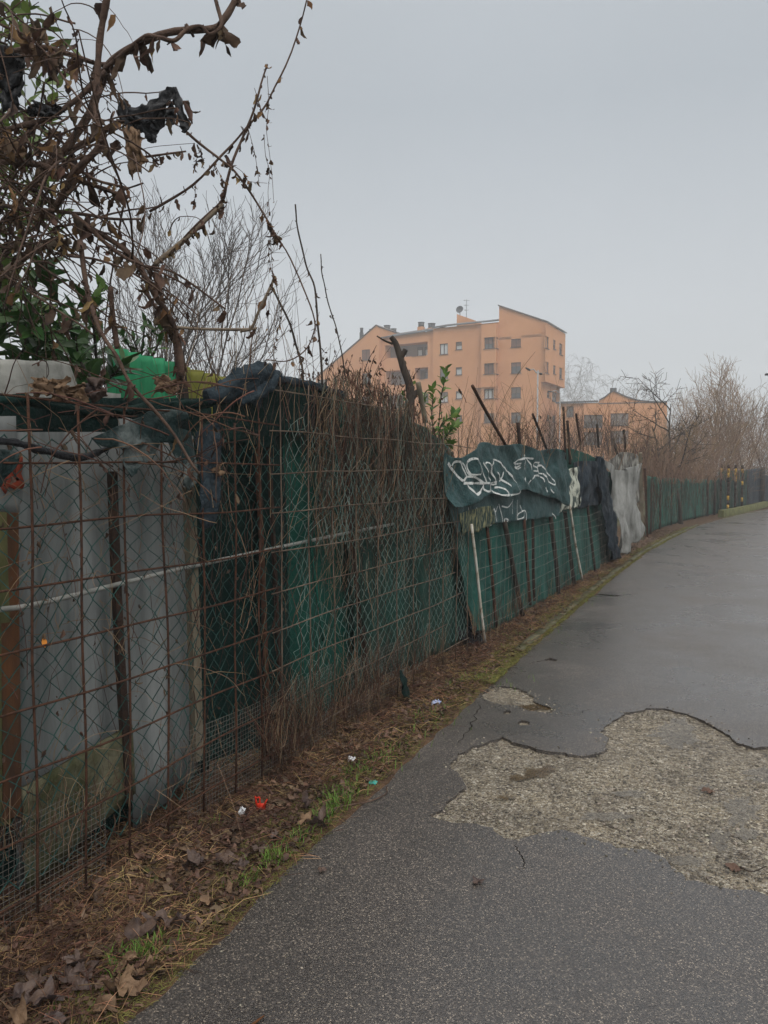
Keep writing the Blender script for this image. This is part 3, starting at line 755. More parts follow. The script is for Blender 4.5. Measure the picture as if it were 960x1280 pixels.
s2 = corrug('cement_sheet', ((148, 520), (243, 545), (247, 960), (166, 1040)), -2.57, M['sheet'], 'second grey cement sheet, between the dark iron post and the wooden post', .009, .19)
s3 = corrug('cement_sheet', ((-75, 520), (20, 520), (24, 640), (-70, 650)), -2.52, M['sheet'], 'short grey cement plate hung above the rust stained board', .006, .3)
corrug('cement_sheet', ((-80, 496), (250, 498), (250, 600), (-80, 600)), -2.62, M['netdark'], 'dark sheeting just under the rag covered fence top', .012, .177)
mb = MB(); rows = []
for j in range(7):
    r_ = []
    for i in range(7):
        a = i / 6; b = j / 6
        p = fx(2 + 26 * a + 8 * mnoise.noise(V((b * 3, a * 3, 1))), 572 + 40 * b + 10 * mnoise.noise(V((a * 4, b, 4))), -2.50); r_.append(p)
    rows.append(r_)
mb.grid(rows); o = mb.build('paint_smear', M['orangepaint'], s3); o.modifiers.new('thick', 'SOLIDIFY').thickness = .003
post('rust_stained_board', (10, 1000), (10, 640), -2.50, .045, M['orangewood'], 'rust stained wooden board upright in the left corner', 'board')
post('mossy_board', (-8, 1010), (-10, 640), -2.53, .06, M['mosswood'], 'mossy green board beside the rust stained board', 'board')
corrug('cement_sheet', ((24, 985), (160, 905), (165, 990), (30, 1110)), -2.47, M['kerb'], 'low mossy slab leaning at the foot of the cement sheets', .003, .4, thick=.02)
# sheets further back that rise above the fence top
corrug('cement_sheet', ((-60, 448), (88, 452), (106, 500), (-60, 520)), -2.75, M['sheetlow'], 'pale corrugated sheet with a rounded corner rising over the fence top', .020, .20)
corrug('cement_sheet', ((80, 488), (152, 492), (155, 530), (80, 530)), -2.72, M['sheetlow'], 'low pale cement sheet between the white sheet and the green sheet', .014, .18)
corrug('plastic_sheet', ((133, 432), (221, 454), (221, 520), (133, 520)), -3.05, M['greensheet'], 'bright green corrugated plastic sheet rising behind the fence', .022, .095, thick=.004, jag_=.006)
corrug('plastic_sheet', ((228, 458), (292, 474), (292, 530), (228, 530)), -3.10, M['olivesheet'], 'algae stained yellow green corrugated sheet behind the fence', .020, .13, thick=.004)
corrug('plastic_sheet', ((222, 457), (240, 462), (240, 520), (222, 520)), -3.16, M['greensheet'], 'narrow strip of green plastic sheet between the green and the yellowed sheet', .015, .13, thick=.004)
post('old_post', (232, 530), (222, 440), -3.0, .03, M['bark'], 'dark old post between the green and the yellowed plastic sheets')

# ---------------- cloth
def cloth(name, rows_px, x0, h, m, label=None, cat=None, nu=60, nv=40, parent=None, thick=.004, fray=0.0, group=None):
    rows3 = [[fx(u, v, x0) for u, v in r] for r in rows_px]
    across = [catmull(r, nu) for r in rows3]
    grid = []
    for i in range(nu + 1):
        grid.append(catmull([a[i] for a in across], nv))
    out = []
    for j in range(nv + 1):
        r_ = []
        for i in range(nu + 1):
            p = grid[i][j].copy()
            p.x += h(p.y, p.z, i / nu, j / nv)
            if fray and j == nv: p.z += fray * mnoise.noise(V((p.y * 14, 2, x0)))
            r_.append(p)
        out.append(r_)
    mb = MB(); mb.grid(out)
    o = mb.build(name, m, parent)
    if thick: o.modifiers.new('thick', 'SOLIDIFY').thickness = thick
    if label: tag(o, label, cat, group)
    return o
def folds(a, ky, kz, seed, b=0.0, kb=5.0):
    return lambda y, z, s, t: a * mnoise.noise(V((y * ky, z * kz, seed))) + a * .45 * mnoise.noise(V((y * ky * 2.3, z * kz * 2, seed + 4))) + b * mnoise.noise(V((y * kb, z * kb, seed + 8)))
# near part: nets behind the chain link
cloth('shade_net', [[(236, 545), (290, 500), (345, 468)], [(236, 750), (290, 720), (345, 690)], [(240, 960), (295, 940), (350, 925)]], -2.60, folds(.05, 1.5, .5, 1, .012), M['netdark'], 'almost black shade net hung between the wooden post and the rusty ribbed post', 'net')
cloth('shade_net', [[(325, 478), (380, 482), (440, 500)], [(328, 700), (380, 690), (440, 670)], [(335, 940), (390, 900), (445, 860)]], -2.55, folds(.05, 2.2, .4, 3, .012), M['netgreen'], 'green shade net hung behind the tall panel, left of the dead stems', 'net')
cloth('shade_net', [[(318, 505), (335, 500), (352, 492)], [(325, 700), (345, 690), (362, 690)], [(335, 930), (350, 920), (366, 910)]], -2.51, folds(.05, 2.2, .4, 13, .012), M['netdark'], 'black fold of net hanging right behind the rusty ribbed post', 'net')
cloth('shade_net', [[(430, 500), (500, 520), (572, 566)], [(432, 670), (500, 655), (575, 650)], [(440, 868), (510, 832), (592, 800)]], -2.52, folds(.06, 1.8, .4, 6, .015), M['netold'], 'grey green shade net behind the thick curtain of dead stems', 'net')
cloth('shade_net', [[(335, 474), (370, 478), (420, 490)], [(335, 500), (370, 505), (420, 520)], [(337, 545), (372, 545), (420, 570)]], -2.47, folds(.05, 3, 2, 16, .015), M['netdark'], 'dark net fold along the top of the tall panel', 'net', nu=30, nv=16)

# ---------------- the tarpaulin stretch
lowh = lambda y, z, s, t: .05 * (.3 - abs(mnoise.noise(V((y * 2.6 + z * .4, z * .4, 77))))) + .10 * mnoise.noise(V((y * 2.0, z * .35, 2))) + .035 * mnoise.noise(V((y * 5.5, z * .5, 5))) + .010 * mnoise.noise(V((y * 9, z * 9, 5)))
cloth('tarpaulin', [[(566, 600), (620, 590), (700, 585), (765, 590)], [(575, 690), (635, 670), (705, 650), (765, 640)], [(594, 800), (655, 765), (715, 732), (772, 702)]], -2.42, lowh, M['tarpgreen'],
      'long dark green tarpaulin stretched low between the poles of the fence', 'tarpaulin', nu=140, nv=40)
cloth('tarpaulin', [[(688, 566), (702, 562), (720, 562), (750, 574)], [(690, 590), (705, 588), (722, 588), (752, 596)], [(694, 620), (706, 615), (724, 612), (754, 620)]], -2.40, folds(.05, 2, 1.2, 21, .01), M['netgreen'], 'green net sagging between the graffiti tarpaulin and the blue film', 'tarpaulin', nu=40, nv=30)
gt = empty('graffiti_tarpaulin', fx(600, 795, -2.30), 'dark blue green tarpaulin sprayed with white graffiti on the fence', 'tarpaulin')
hemp = [fx(u, v, -2.28) for u, v in ((556, 660), (570, 638), (590, 629), (612, 618), (630, 622), (650, 612), (675, 616), (695, 625), (704, 628))]
def hem_z(y):
    for a, b in zip(hemp, hemp[1:]):
        if y <= b.y or b is hemp[-1]: return a.z + (b.z - a.z) * max(0, min(1, (y - a.y) / (b.y - a.y)))
def flap_h(y, z, s=0, t=0):
    d = z - hem_z(y)
    puff = .028 * math.exp(-(max(d, -.2) / .12) ** 2)
    return puff + .045 * (.35 - abs(mnoise.noise(V((y * 2.0 + z * 2.2, z * 2.4 - y * .5, 91))))) + .03 * (.3 - abs(mnoise.noise(V((y * 5 - z * 2.0, z * 4 + y, 95))))) + .05 * mnoise.noise(V((y * 1.7 + z * 1.6, z * 1.6, 31))) + .045 * mnoise.noise(V((y * 3.4 + z * 3.5, z * 3 - y, 35))) + .016 * mnoise.noise(V((y * 9 + z * 8, z * 9, 37)))
def band_h(y, z, s=0, t=0):
    return .03 * (.3 - abs(mnoise.noise(V((y * 3.0, z * 1.6, 97))))) + .035 * mnoise.noise(V((y * 1.6, z * 1.3, 41))) + .016 * mnoise.noise(V((y * 5, z * 3, 45)))
cloth('flap', [[(556, 564), (566, 572), (582, 569), (601, 553), (624, 557), (650, 555), (672, 563), (692, 561), (704, 566)],
               [(558, 600), (566, 602), (582, 600), (602, 588), (624, 586), (650, 584), (672, 588), (694, 590), (712, 594)],
               [(563, 634), (574, 634), (587, 630), (612, 617), (630, 622), (650, 612), (672, 618), (692, 624), (709, 633)]], -2.28, flap_h, M['tarp'], nu=110, nv=50, parent=gt)
cloth('lower_band', [[(558, 612), (580, 610), (612, 600), (650, 596), (690, 602), (704, 606)],
                     [(564, 640), (585, 636), (613, 628), (650, 622), (690, 628), (702, 630)],
                     [(570, 666), (589, 661), (616, 655), (652, 650), (690, 646), (697, 645)]], -2.325, band_h, M['tarp'], nu=110, nv=40, parent=gt, fray=.02)
cloth('flaked_hem', [[(572, 642), (588, 637), (605, 633), (616, 632)], [(574, 654), (590, 650), (606, 647), (617, 645)], [(577, 667), (592, 664), (608, 659), (618, 655)]], -2.318, lambda y, z, s, t: band_h(y, z) + .002, M['yellowpeel'], nu=50, nv=20, parent=gt, fray=.04)
GX = lambda X, Y: (550 + X / 6.4, 550 + Y / 6.4)
def stroke(mb, pts, x0, hf, w=.0095):
    P3 = catmull([fx(*GX(X, Y), x0) for X, Y in pts], max(8, len(pts) * 6)); out = []
    for p in P3: out.append(V((x0 + hf(p.y, p.z), p.y, p.z)))
    rows = []
    for i, p in enumerate(out):
        t = (out[min(i + 1, len(out) - 1)] - out[max(i - 1, 0)]); sd = V((0, -t.z, t.y))
        if sd.length < 1e-6: sd = V((0, 0, 1))
        sd.normalize(); ww = w * (1 + .7 * mnoise.noise(p * 6))
        a = p + sd * ww; b = p - sd * ww
        a.x = x0 + hf(a.y, a.z) + .006; b.x = x0 + hf(b.y, b.z) + .006
        c = p.copy(); c.x += .007
        rows.append([a, c, b])
    mb.grid(rows)
S1 = [[(75, 185), (100, 225), (140, 275), (185, 330)], [(100, 215), (108, 182), (135, 173), (165, 205), (195, 260), (215, 300)], [(165, 180), (190, 210), (213, 255), (240, 278), (292, 275)],
      [(240, 280), (215, 228), (210, 180), (235, 152), (266, 155), (290, 200), (300, 272)], [(185, 325), (200, 302), (240, 293), (290, 315), (330, 345)], [(185, 345), (255, 346), (330, 345), (385, 345)],
      [(205, 350), (235, 390), (258, 428), (285, 432), (318, 398), (335, 348)], [(330, 350), (335, 395), (365, 412), (395, 397), (390, 350)], [(300, 180), (305, 230), (330, 290), (358, 345)],
      [(325, 180), (350, 230), (380, 290), (402, 322)], [(342, 192), (362, 180), (388, 212), (402, 262), (428, 312), (442, 336)],
      [(400, 262), (390, 212), (402, 176), (430, 158), (472, 182), (522, 242), (562, 312), (582, 352), (582, 410), (568, 432), (520, 440)], [(400, 350), (425, 338), (452, 338)], [(400, 350), (422, 357), (450, 347)],
      [(405, 402), (440, 430), (480, 442), (512, 430), (488, 398), (462, 378), (430, 380)], [(440, 258), (482, 312), (536, 366)], [(495, 255), (490, 300), (474, 332)],
      [(590, 184), (620, 160), (655, 152)], [(595, 180), (602, 192), (642, 188)], [(605, 200), (606, 218), (642, 206)], [(605, 222), (625, 232), (650, 220)], [(692, 118), (680, 180), (685, 242)], [(640, 152), (700, 144), (732, 150)], [(702, 145), (725, 192), (742, 242)],
      [(790, 182), (752, 180), (748, 205), (780, 225), (776, 248), (752, 246)], [(800, 205), (775, 215), (790, 262), (815, 270)], [(782, 200), (822, 212), (872, 282), (912, 342), (890, 356), (858, 320), (818, 268)], [(655, 328), (682, 300)], [(705, 362), (716, 320)], [(728, 312), (750, 290), (785, 284), (810, 302), (822, 334)],
      [(835, 378), (845, 416)], [(856, 375), (866, 400), (882, 422)]]
S2 = [[(215, 540), (230, 600), (242, 622)], [(275, 540), (292, 551), (332, 556), (380, 550), (391, 538)], [(320, 555), (326, 630), (322, 692)], [(290, 552), (310, 620), (326, 640)], [(345, 560), (360, 622), (366, 692)], [(385, 545), (395, 602), (400, 652)],
      [(400, 655), (388, 668), (400, 682), (414, 670), (402, 655)], [(430, 545), (440, 602), (452, 652)], [(425, 552), (442, 572), (462, 530)], [(470, 510), (490, 592), (500, 652)], [(490, 530), (532, 537), (570, 497), (576, 474)], [(570, 490), (576, 592)],
      [(525, 628), (513, 640), (525, 655), (540, 642), (527, 628)], [(605, 480), (608, 560), (611, 632)], [(640, 520), (650, 566)], [(650, 566), (682, 566), (692, 592), (690, 642)], [(655, 568), (616, 600), (610, 632), (642, 627), (665, 602), (662, 572)], [(890, 585), (911, 602), (919, 628)]]
mb = MB()
for s in S1: stroke(mb, s, -2.28, flap_h)
for s in S2: stroke(mb, s, -2.325, band_h, .007)
o = mb.build('graffiti', M['paint'], gt)
cloth('painted_tarpaulin', [[(694, 600), (704, 590), (716, 585), (724, 582)], [(697, 622), (706, 616), (718, 614), (727, 612)], [(693, 644), (705, 638), (718, 634), (726, 632)]], -2.34, folds(.06, 3, 2, 51, .02, 9), M['peel'], 'torn tarpaulin strip with peeling white paint beside the graffiti tarpaulin', 'tarpaulin', nu=50, nv=40, fray=.04)
cloth('blue_film', [[(716, 578), (728, 576), (744, 577), (752, 580)], [(720, 602), (730, 602), (746, 600), (755, 602)], [(726, 636), (734, 634), (748, 631), (758, 628)]], -2.32, folds(.10, 2.5, 1.6, 61, .03, 6), M['bluefilm'], 'shiny dark blue plastic film crumpled over the fence', 'tarpaulin', nu=60, nv=50, fray=.03)
cloth('blue_film', [[(744, 570), (750, 571), (757, 576)], [(752, 630), (758, 630), (766, 632)], [(764, 700), (769, 699), (776, 698)]], -2.26, folds(.06, 6, 2, 66, .02, 9), M['bluefilm'], 'tall narrow dark blue film strip hanging to the ground by the white sheeting', 'tarpaulin', nu=24, nv=60)
cloth('white_sheeting', [[(751, 566), (765, 582), (779, 588), (800, 578)], [(763, 595), (774, 602), (785, 602), (797, 604)], [(768, 622), (778, 628), (788, 626), (795, 624)], [(772, 655), (780, 655), (790, 652), (799, 648)], [(777, 695), (785, 688), (794, 678), (802, 670)]], -2.28, folds(.16, 1.3, .8, 71, .012, 4), M['whitesheet'], 'crumpled off white plastic sheeting hanging from fence top to ground', 'tarpaulin', nu=60, nv=70, fray=.06)
cloth('mouldy_sheeting', [[(762, 576), (775, 566), (790, 566), (802, 572)], [(768, 595), (778, 590), (790, 590), (800, 592)], [(775, 640), (784, 635), (792, 632), (801, 625)]], -2.36, folds(.03, 2, 1.5, 81, .02, 5), M['mouldsheet'], 'mould blackened grey sheeting behind the top of the white sheeting', 'tarpaulin', nu=40, nv=30)
# poles
P_ = [('white_pole', (606, 796), (589, 655), -2.30, .0135, 'whitepole', 'white flaking pole leaning under the yellow flaked hem of the graffiti tarpaulin'),
      ('white_pole', (727, 724), (712, 632), -2.30, .017, 'whitepole', 'white flaking pole under the peeling painted strip'),
      ('rusty_pole', (620, 778), (608, 655), -2.335, .016, 'rust', 'rusty pole right next to the white pole under the yellow hem'),
      ('wooden_pole', (652, 764), (630, 652), -2.335, .026, 'bark', 'broad dark slanting pole behind the middle of the graffiti tarpaulin'),
      ('rusty_pole', (662, 750), (655, 648), -2.335, .018, 'rust', 'thin rusty pole just right of the broad slanting pole'),
      ('wooden_pole', (668, 745), (666, 646), -2.34, .018, 'rustdark', 'dark upright pole beside the thin rusty pole on the green tarpaulin'),
      ('wooden_pole', (698, 738), (689, 645), -2.335, .028, 'bark', 'dark pole at the right end of the graffiti tarpaulin'),
      ('wooden_pole', (717, 728), (706, 640), -2.335, .036, 'bark', 'thick dark pole just left of the second white pole'),
      ('rusty_pole', (744, 714), (735, 632), -2.335, .022, 'rustdark', 'dark rusty pole below the crumpled blue film'),
      ('concrete_post', (803, 672), (800, 566), -2.33, .05, 'wood', 'grey concrete post at the end of the white sheeting'),
      ('rusty_pole', (809, 668), (806, 585), -2.34, .035, 'rust', 'rusty post behind the grey concrete post')]
for n, b, t, x, w, m, l in P_: post(n, b, t, x, w, M[m], l, 'pole', sides=8 if w < .03 else 4)
T_ = [((634, 560), (590, 481), .016, 'rust', 'long rusty bar leaning to the left above the graffiti tarpaulin'),
      ((650, 565), (647, 529), .020, 'rustdark', 'short rusty stub above the middle of the graffiti tarpaulin'),
      ((683, 560), (666, 518), .015, 'rustdark', 'dark bar slanting steeply above the second graffiti tag'),
      ((706, 570), (704, 508), .017, 'rustdark', 'tallest thin dark bar above the peeling painted strip'),
      ((712, 575), (709, 526), .020, 'rustdark', 'thin dark bar right beside the tallest bar'),
      ((726, 552), (720, 518), .018, 'rustdark', 'leaning bar in front of the far orange house'),
      ((748, 555), (746, 530), .020, 'bark', 'low dark stick above the blue film'),
      ((772, 568), (766, 549), .026, 'rustdark', 'short leaning stub above the white sheeting'),
      ((782, 566), (780, 537), .026, 'rustdark', 'upright stub above the mouldy sheeting'),
      ((793, 566), (791, 556), .022, 'rustdark', 'smallest stub beside the concrete post')]
for b, t, w, m, l in T_: post('iron_bar', b, t, -2.38, w, M[m], l, 'iron bar', sides=6, group='iron bars sticking up over the tarpaulin fence')
for (u, v) in ((355, 470), (405, 478)): pass
# light wire fence in front of the green tarp
mb = MB()
for k in range(8):
    v0 = 690 + k * 14
    mb.tube([wob(V((-2.30, 6.8 + i * .4, .12 + k * .12)), .05, .8, k) for i in range(19)], .0022, .0022, 3)
for i in range(46): mb.tube([wob(V((-2.302, 6.8 + i * .16, z)), .04, .8, 3) for z in (-.02, .3, .6, .95)], .0016, .0016, 3)
tag(mb.build('wire_fence', M['greywire']), 'thin slack wire fence stretched in front of the dark green tarpaulin', 'fence')

# ---------------- far bend of the fence
FB = [(807, 669, 595), (825, 660, 597), (850, 652, 598), (875, 646, 599), (898, 641.5, 600)]
def farcloth(name, pts, m, label, seed, h=.06, nv=14, nu=40, lift=0):
    B = [gr(u, v, 0.02) for u, v, t in pts]; T = []
    for (u, v, t), b in zip(pts, B):
        d = (b - CAM).dot(FH); T.append(V((b.x, b.y, pt(u, t, d).z)))
    B = catmull(B, nu); T = catmull(T, nu); rows = []
    for j in range(nv + 1):
        r_ = []
        for i in range(nu + 1):
            p = B[i].lerp(T[i], j / nv)
            t = (B[min(i + 1, nu)] - B[max(i - 1, 0)]).normalized(); nn = V((t.y, -t.x, 0))
            p = p + nn * (h * mnoise.noise(V((i * .55, j * .06, seed))) + h * .5 * mnoise.noise(V((i * 1.6, j * .1, seed + 3))))
            if j == nv: p.z += .05 * mnoise.noise(V((i * .9, 3, seed)))
            if lift and j == 0: p.z += lift
            r_.append(p)
        rows.append(r_)
    mb = MB(); mb.grid(rows); o = mb.build(name, m); o.modifiers.new('thick', 'SOLIDIFY').thickness = .006
    return tag(o, label, 'fence')
farcloth('net_fence', FB[:3], M['netteal'], 'teal green net fence beyond the white sheeting, first stretch of the bend', 3)
farcloth('net_fence', FB[2:], M['netteal'], 'teal green net fence in the bend, up to the yellow painted posts', 8)
farcloth('net_fence', [(897, 642, 588), (905, 640, 588), (915, 638, 588), (933, 634.5, 588)], M['netold'], 'dark grey net fence behind the four yellow painted posts', 12, .03)
farcloth('net_fence', [(932, 634.5, 587), (942, 632, 586), (954, 629.5, 585)], M['bluefilm'], 'dark blue sheeting on the fence past the yellow painted posts', 17, .05)
farcloth('net_fence', [(954, 629.5, 594), (965, 627, 594), (1000, 620, 592), (1040, 614, 592)], M['bluefilm'], 'blue sheeting at the far end of the fence by the picture edge', 22, .05)
# mossy low wall
B = [gr(u, v, 0) for u, v in ((901, 647), (915, 644), (935, 639.5), (957, 633.5))]
B = catmull(B, 12); B = catmull([B[0], B[4], B[8], B[12]], 40); mb = MB(); rows = []
for i, p in enumerate(B):
    t = (B[min(i + 1, 40)] - B[max(i - 1, 0)]).normalized(); nn = V((t.y, -t.x, 0)); w = .02 * mnoise.noise(p * 3); h = .25 + .02 * mnoise.noise(p * 2)
    rows.append([p + nn * (.10 + w), p + nn * (.09 + w) + V((0, 0, h)), p - nn * .09 + V((0, 0, h + .01)), p - nn * .1])
mb.grid(rows); mb.poly(rows[0]); mb.poly(rows[-1][::-1])
tag(mb.build('low_wall', M['mosswall']), 'low mossy concrete wall under the fence with yellow posts', 'wall')
YP = [(900, 641, 585, (0,)), (909.5, 641, 585.5, (0, 1, 6, 8)), (918.5, 638, 585.5, (0, 1, 2)), (927, 636, 586, (0, 3, 7))]
for i, (u, vb, vt, ys) in enumerate(YP):
    b = gr(u, vb + 1, 0); b += (CAM - b) * V((1, 1, 0)) * .004
    d = (b - CAM).dot(FH); t = V((b.x, b.y, pt(u, vt, d).z)); n = 10; mb = MB()
    for k in range(n):
        a = t.lerp(b, k / n); c = t.lerp(b, (k + 1) / n)
        mb.tube([a, c], .048, .048, 8, mi=1 if k in ys or (k - 1) in () else 0)
    mb.tube([t + V((0, 0, .0)), t + V((0, 0, .12)), t + V((0, 0, .16))], [.06, .055, .02], None, 8)
    o = mb.build('striped_post', [M['rustdark'], M['yellow']])
    tag(o, ('post with one yellow patch at its top, nearest of the painted posts in the bend', 'post with yellow bands at top and foot in the far bend', 'post with a long yellow band down its upper half in the far bend', 'thin flecked yellow post next to the dark blue sheeting')[i], 'post', 'yellow painted posts in the bend')
o = post('timber_post', (952, 630), (951, 584), 0, .05, M['bark'], None) if False else None
b = gr(953, 631, 0); d = (b - CAM).dot(FH)
mb = MB(); mb.tube([b, V((b.x, b.y, pt(953, 584, d).z))], .11, .10, 8)
tag(mb.build('timber_post', M['bark']), 'dark timber post at the end of the dark blue sheeting', 'post')
for k, (u, vb, vt) in enumerate(((812, 667, 598), (824, 661, 597), (838, 656, 594), (850, 652, 592), (868, 648, 593), (884, 645, 594), (893, 643.5, 595))):
    b = gr(u, vb, 0); b += (CAM - b) * V((1, 1, 0)) * .004; d = (b - CAM).dot(FH)
    mb = MB(); mb.tube([b, V((b.x, b.y, pt(u, vt, d).z))], .045, .04, 6)
    tag(mb.build('fence_post', M['rustdark']), 'slim dark post in the teal green net fence of the bend', 'post', 'slim posts of the far net fence')

cloth('shade_net', [[(-900, 480), (-250, 500), (90, 505), (262, 510)], [(-900, 1100), (-250, 860), (90, 780), (262, 720)], [(-900, 1900), (-250, 1350), (90, 1080), (262, 960)]], -2.66, folds(.03, 1.5, .5, 1, .012), M['netdark'], 'black backing added to darken the gaps between the grey cement sheets', 'net')  # added dark backing: stops bright light showing through gaps between the cement sheets
# dead stems hanging over the net fence of the bend
rf_ = empty('dead_creeper', gr(830, 660, 0), 'brown dead stems hanging all along the far teal net fence', 'vine')
mb = MB(); m2 = MB(); Bc = catmull([gr(u, v, 0) for u, v, t in FB] + [gr(915, 638, 0), gr(933, 634.5, 0)], 60)
for i in range(750):
    t = random.random() * 59.5; p = Bc[int(t)].lerp(Bc[min(60, int(t) + 1)], t % 1); d = (p - CAM).dot(FH)
    tt = (Bc[min(60, int(t) + 1)] - Bc[int(t)]).normalized(); nn = V((tt.y, -tt.x, 0))
    z = 1.5 * random.random() ** .6; P = [p + nn * U(.05, .16) + V((0, 0, z))]; dr = V((0, 0, -1)); l = U(.2, .8)
    for k in range(4):
        dr = (dr + tt * U(-.4, .4) + nn * U(-.1, .1)).normalized(); q = P[-1] + dr * l / 4
        if q.z < .02: break
        P.append(q)
    if len(P) > 2: (mb if random.random() < .6 else m2).tube(P, U(.003, .007), .003, 3, cap=False)
mb.build('stems', M['vinered'], rf_, kind='stuff'); m2.build('stems', M['vinegrey'], rf_, kind='stuff')
# ------------------------------------------------------------------ rags and debris on the near fence top
def hang_leaf(mb, p, s, mi=0):
    a = U(0, 6.28); d = V((math.cos(a) * .35, math.sin(a) * .35, -1)); n_ = V((math.cos(a + 1.5), math.sin(a + 1.5), U(-.2, .2)))
    mb.leaf(p, d, n_, s * U(.7, 1.2), s * U(.22, .5), U(-2.6, 2.6), U(.4, 1.8), mi=mi, n=5, tw=U(-2.2, 2.2), crum=.07)
def rag_tube(name, P, rx, m, label, cat, seed, flat=.5, n=40, sides=18, parent=None):
    C = catmull(P, n); mb = MB(); rows = []
    for i, p in enumerate(C):
        t = (C[min(i + 1, n)] - C[max(i - 1, 0)]).normalized(); s = t.cross(V((0, 0, 1)))
        if s.length < .1: s = V((1, 0, 0))
        s.normalize(); w = s.cross(t); rr = rx if not isinstance(rx, (list, tuple)) else rx[min(int(i / (n + 1) * len(rx)), len(rx) - 1)] + (rx[min(int(i / (n + 1) * len(rx)) + 1, len(rx) - 1)] - rx[min(int(i / (n + 1) * len(rx)), len(rx) - 1)]) * (i / (n + 1) * len(rx) % 1)
        ring = []
        for k in range(sides):
            a = 2 * math.pi * k / sides
            f = rr * (1 + .45 * mnoise.noise(V((math.cos(a) * 1.3 + seed, math.sin(a) * 1.3, i * .16))) + .3 * mnoise.noise(V((math.cos(a) * 3 + seed, math.sin(a) * 3, i * .33))))
            ring.append(p + s * (math.cos(a) * f * flat) + w * (math.sin(a) * f))
        rows.append(ring)
    mb.grid(rows, closed=True)
    b = len(mb.v)
    for ring, rv in ((rows[0], True), (rows[-1], False)):
        mb.poly(ring[::-1] if rv else ring)
    o = mb.build(name, m, parent)
    if label: tag(o, label, cat)
    return o
rk = empty('net_bundle', fx(310, 520, -2.36), 'blue grey rolled net cloth draped over the corner of the fence top', 'cloth')
rag_tube('roll', [fx(258, 498, -2.37), fx(285, 487, -2.36), fx(310, 474, -2.34), fx(335, 466, -2.35), fx(347, 473, -2.38)], [.035, .05, .06, .07, .04], M['ragblue'], None, None, 3, .7, parent=rk)
rag_tube('roll', [fx(300, 503, -2.33), fx(320, 492, -2.31), fx(337, 482, -2.31), fx(343, 471, -2.33), (fx(332, 466, -2.36))], [.02, .032, .034, .032, .02], M['ragblue'], None, None, 9, .8, parent=rk)
cloth('hanging_tip', [[(306, 492), (318, 490), (332, 484)], [(311, 500), (319, 502), (328, 500)], [(319, 510), (321, 512), (324, 510)]], -2.335, folds(.03, 6, 6, 5), M['ragblue'], nu=16, nv=14, parent=rk)
cloth('skirt', [[(262, 500), (290, 490), (320, 480), (345, 474)], [(264, 520), (290, 520), (320, 520), (346, 520)], [(270, 548), (292, 552), (318, 558), (346, 560)]], -2.40, folds(.05, 4, 3, 8), M['netdark'], nu=40, nv=24, parent=rk)
rag_tube('net_roll', [fx(345, 474, -2.40), fx(372, 478, -2.40), fx(400, 484, -2.40), fx(430, 494, -2.41)], [.022, .02, .026, .02], M['ragblue'], 'thin rolled net edge along the top of the tall panel', 'cloth', 15, .8)
cloth('rag_strip', [[(250, 540), (262, 530), (276, 528)], [(248, 590), (260, 590), (275, 592)], [(246, 630), (258, 640), (272, 640)], [(248, 648), (258, 662), (268, 655)]], -2.34, folds(.04, 6, 3, 22, .02, 14), M['ragblue'], 'dark net strip hanging straight down beside the wooden post', 'cloth', nu=24, nv=50, fray=.03)
gr_ = empty('green_rag', fx(190, 600, -2.335), 'stiff dark green rag with pale worn patches hanging over the chain link netting', 'cloth')
cloth('band', [[(120, 548), (145, 534), (175, 522), (200, 512), (226, 514)], [(124, 554), (150, 547), (178, 538), (205, 532), (232, 536)], [(128, 558), (154, 560), (180, 553), (208, 553), (238, 556)]], -2.325, folds(.075, 5, 6, 25, .02, 11), M['ragflap'], nu=60, nv=24, parent=gr_)
cloth('flap', [[(172, 545), (184, 546), (198, 552)], [(163, 558), (178, 562), (196, 570)], [(158, 572), (166, 578), (180, 584)], [(161, 594), (166, 597), (176, 592)]], -2.30, folds(.06, 6, 5, 27, .015, 12), M['ragflap'], nu=24, nv=30, parent=gr_)
cloth('flap', [[(208, 540), (222, 535), (236, 540)], [(216, 565), (230, 563), (243, 568)], [(222, 590), (236, 590), (248, 588)], [(226, 606), (238, 613), (249, 604)]], -2.31, folds(.05, 6, 4, 29, .015, 12), M['ragflap'], nu=24, nv=34, parent=gr_)
rag_tube('net_roll', [fx(-30, 505, -2.42), fx(30, 500, -2.42), fx(80, 512, -2.41), fx(140, 516, -2.40), fx(200, 508, -2.40), fx(262, 503, -2.39)], [.012, .02, .016, .022, .02, .022], M['netdark'], 'matted dark net lying along the top of the near fence', 'cloth', 33, 1.0, n=90)
rag_tube('film_strip', [fx(-20, 550, -2.36), fx(20, 554, -2.35), fx(60, 565, -2.35), (fx(100, 572, -2.36)), fx(130, 562, -2.37), fx(160, 548, -2.38)], [.012, .012, .014, .012, .016, .008], M['blackfilm'], 'twisted black film strip strung across the near netting', 'film', 44, .8, n=70)
cloth('film_scrap', [[(-10, 560), (8, 562), (24, 566)], [(-10, 585), (6, 585), (20, 580)], [(-10, 612), (0, 606), (10, 595)]], -2.34, folds(.05, 7, 7, 52), M['ragflap'], 'torn black film scrap over the orange paint smear', 'film', nu=20, nv=20)
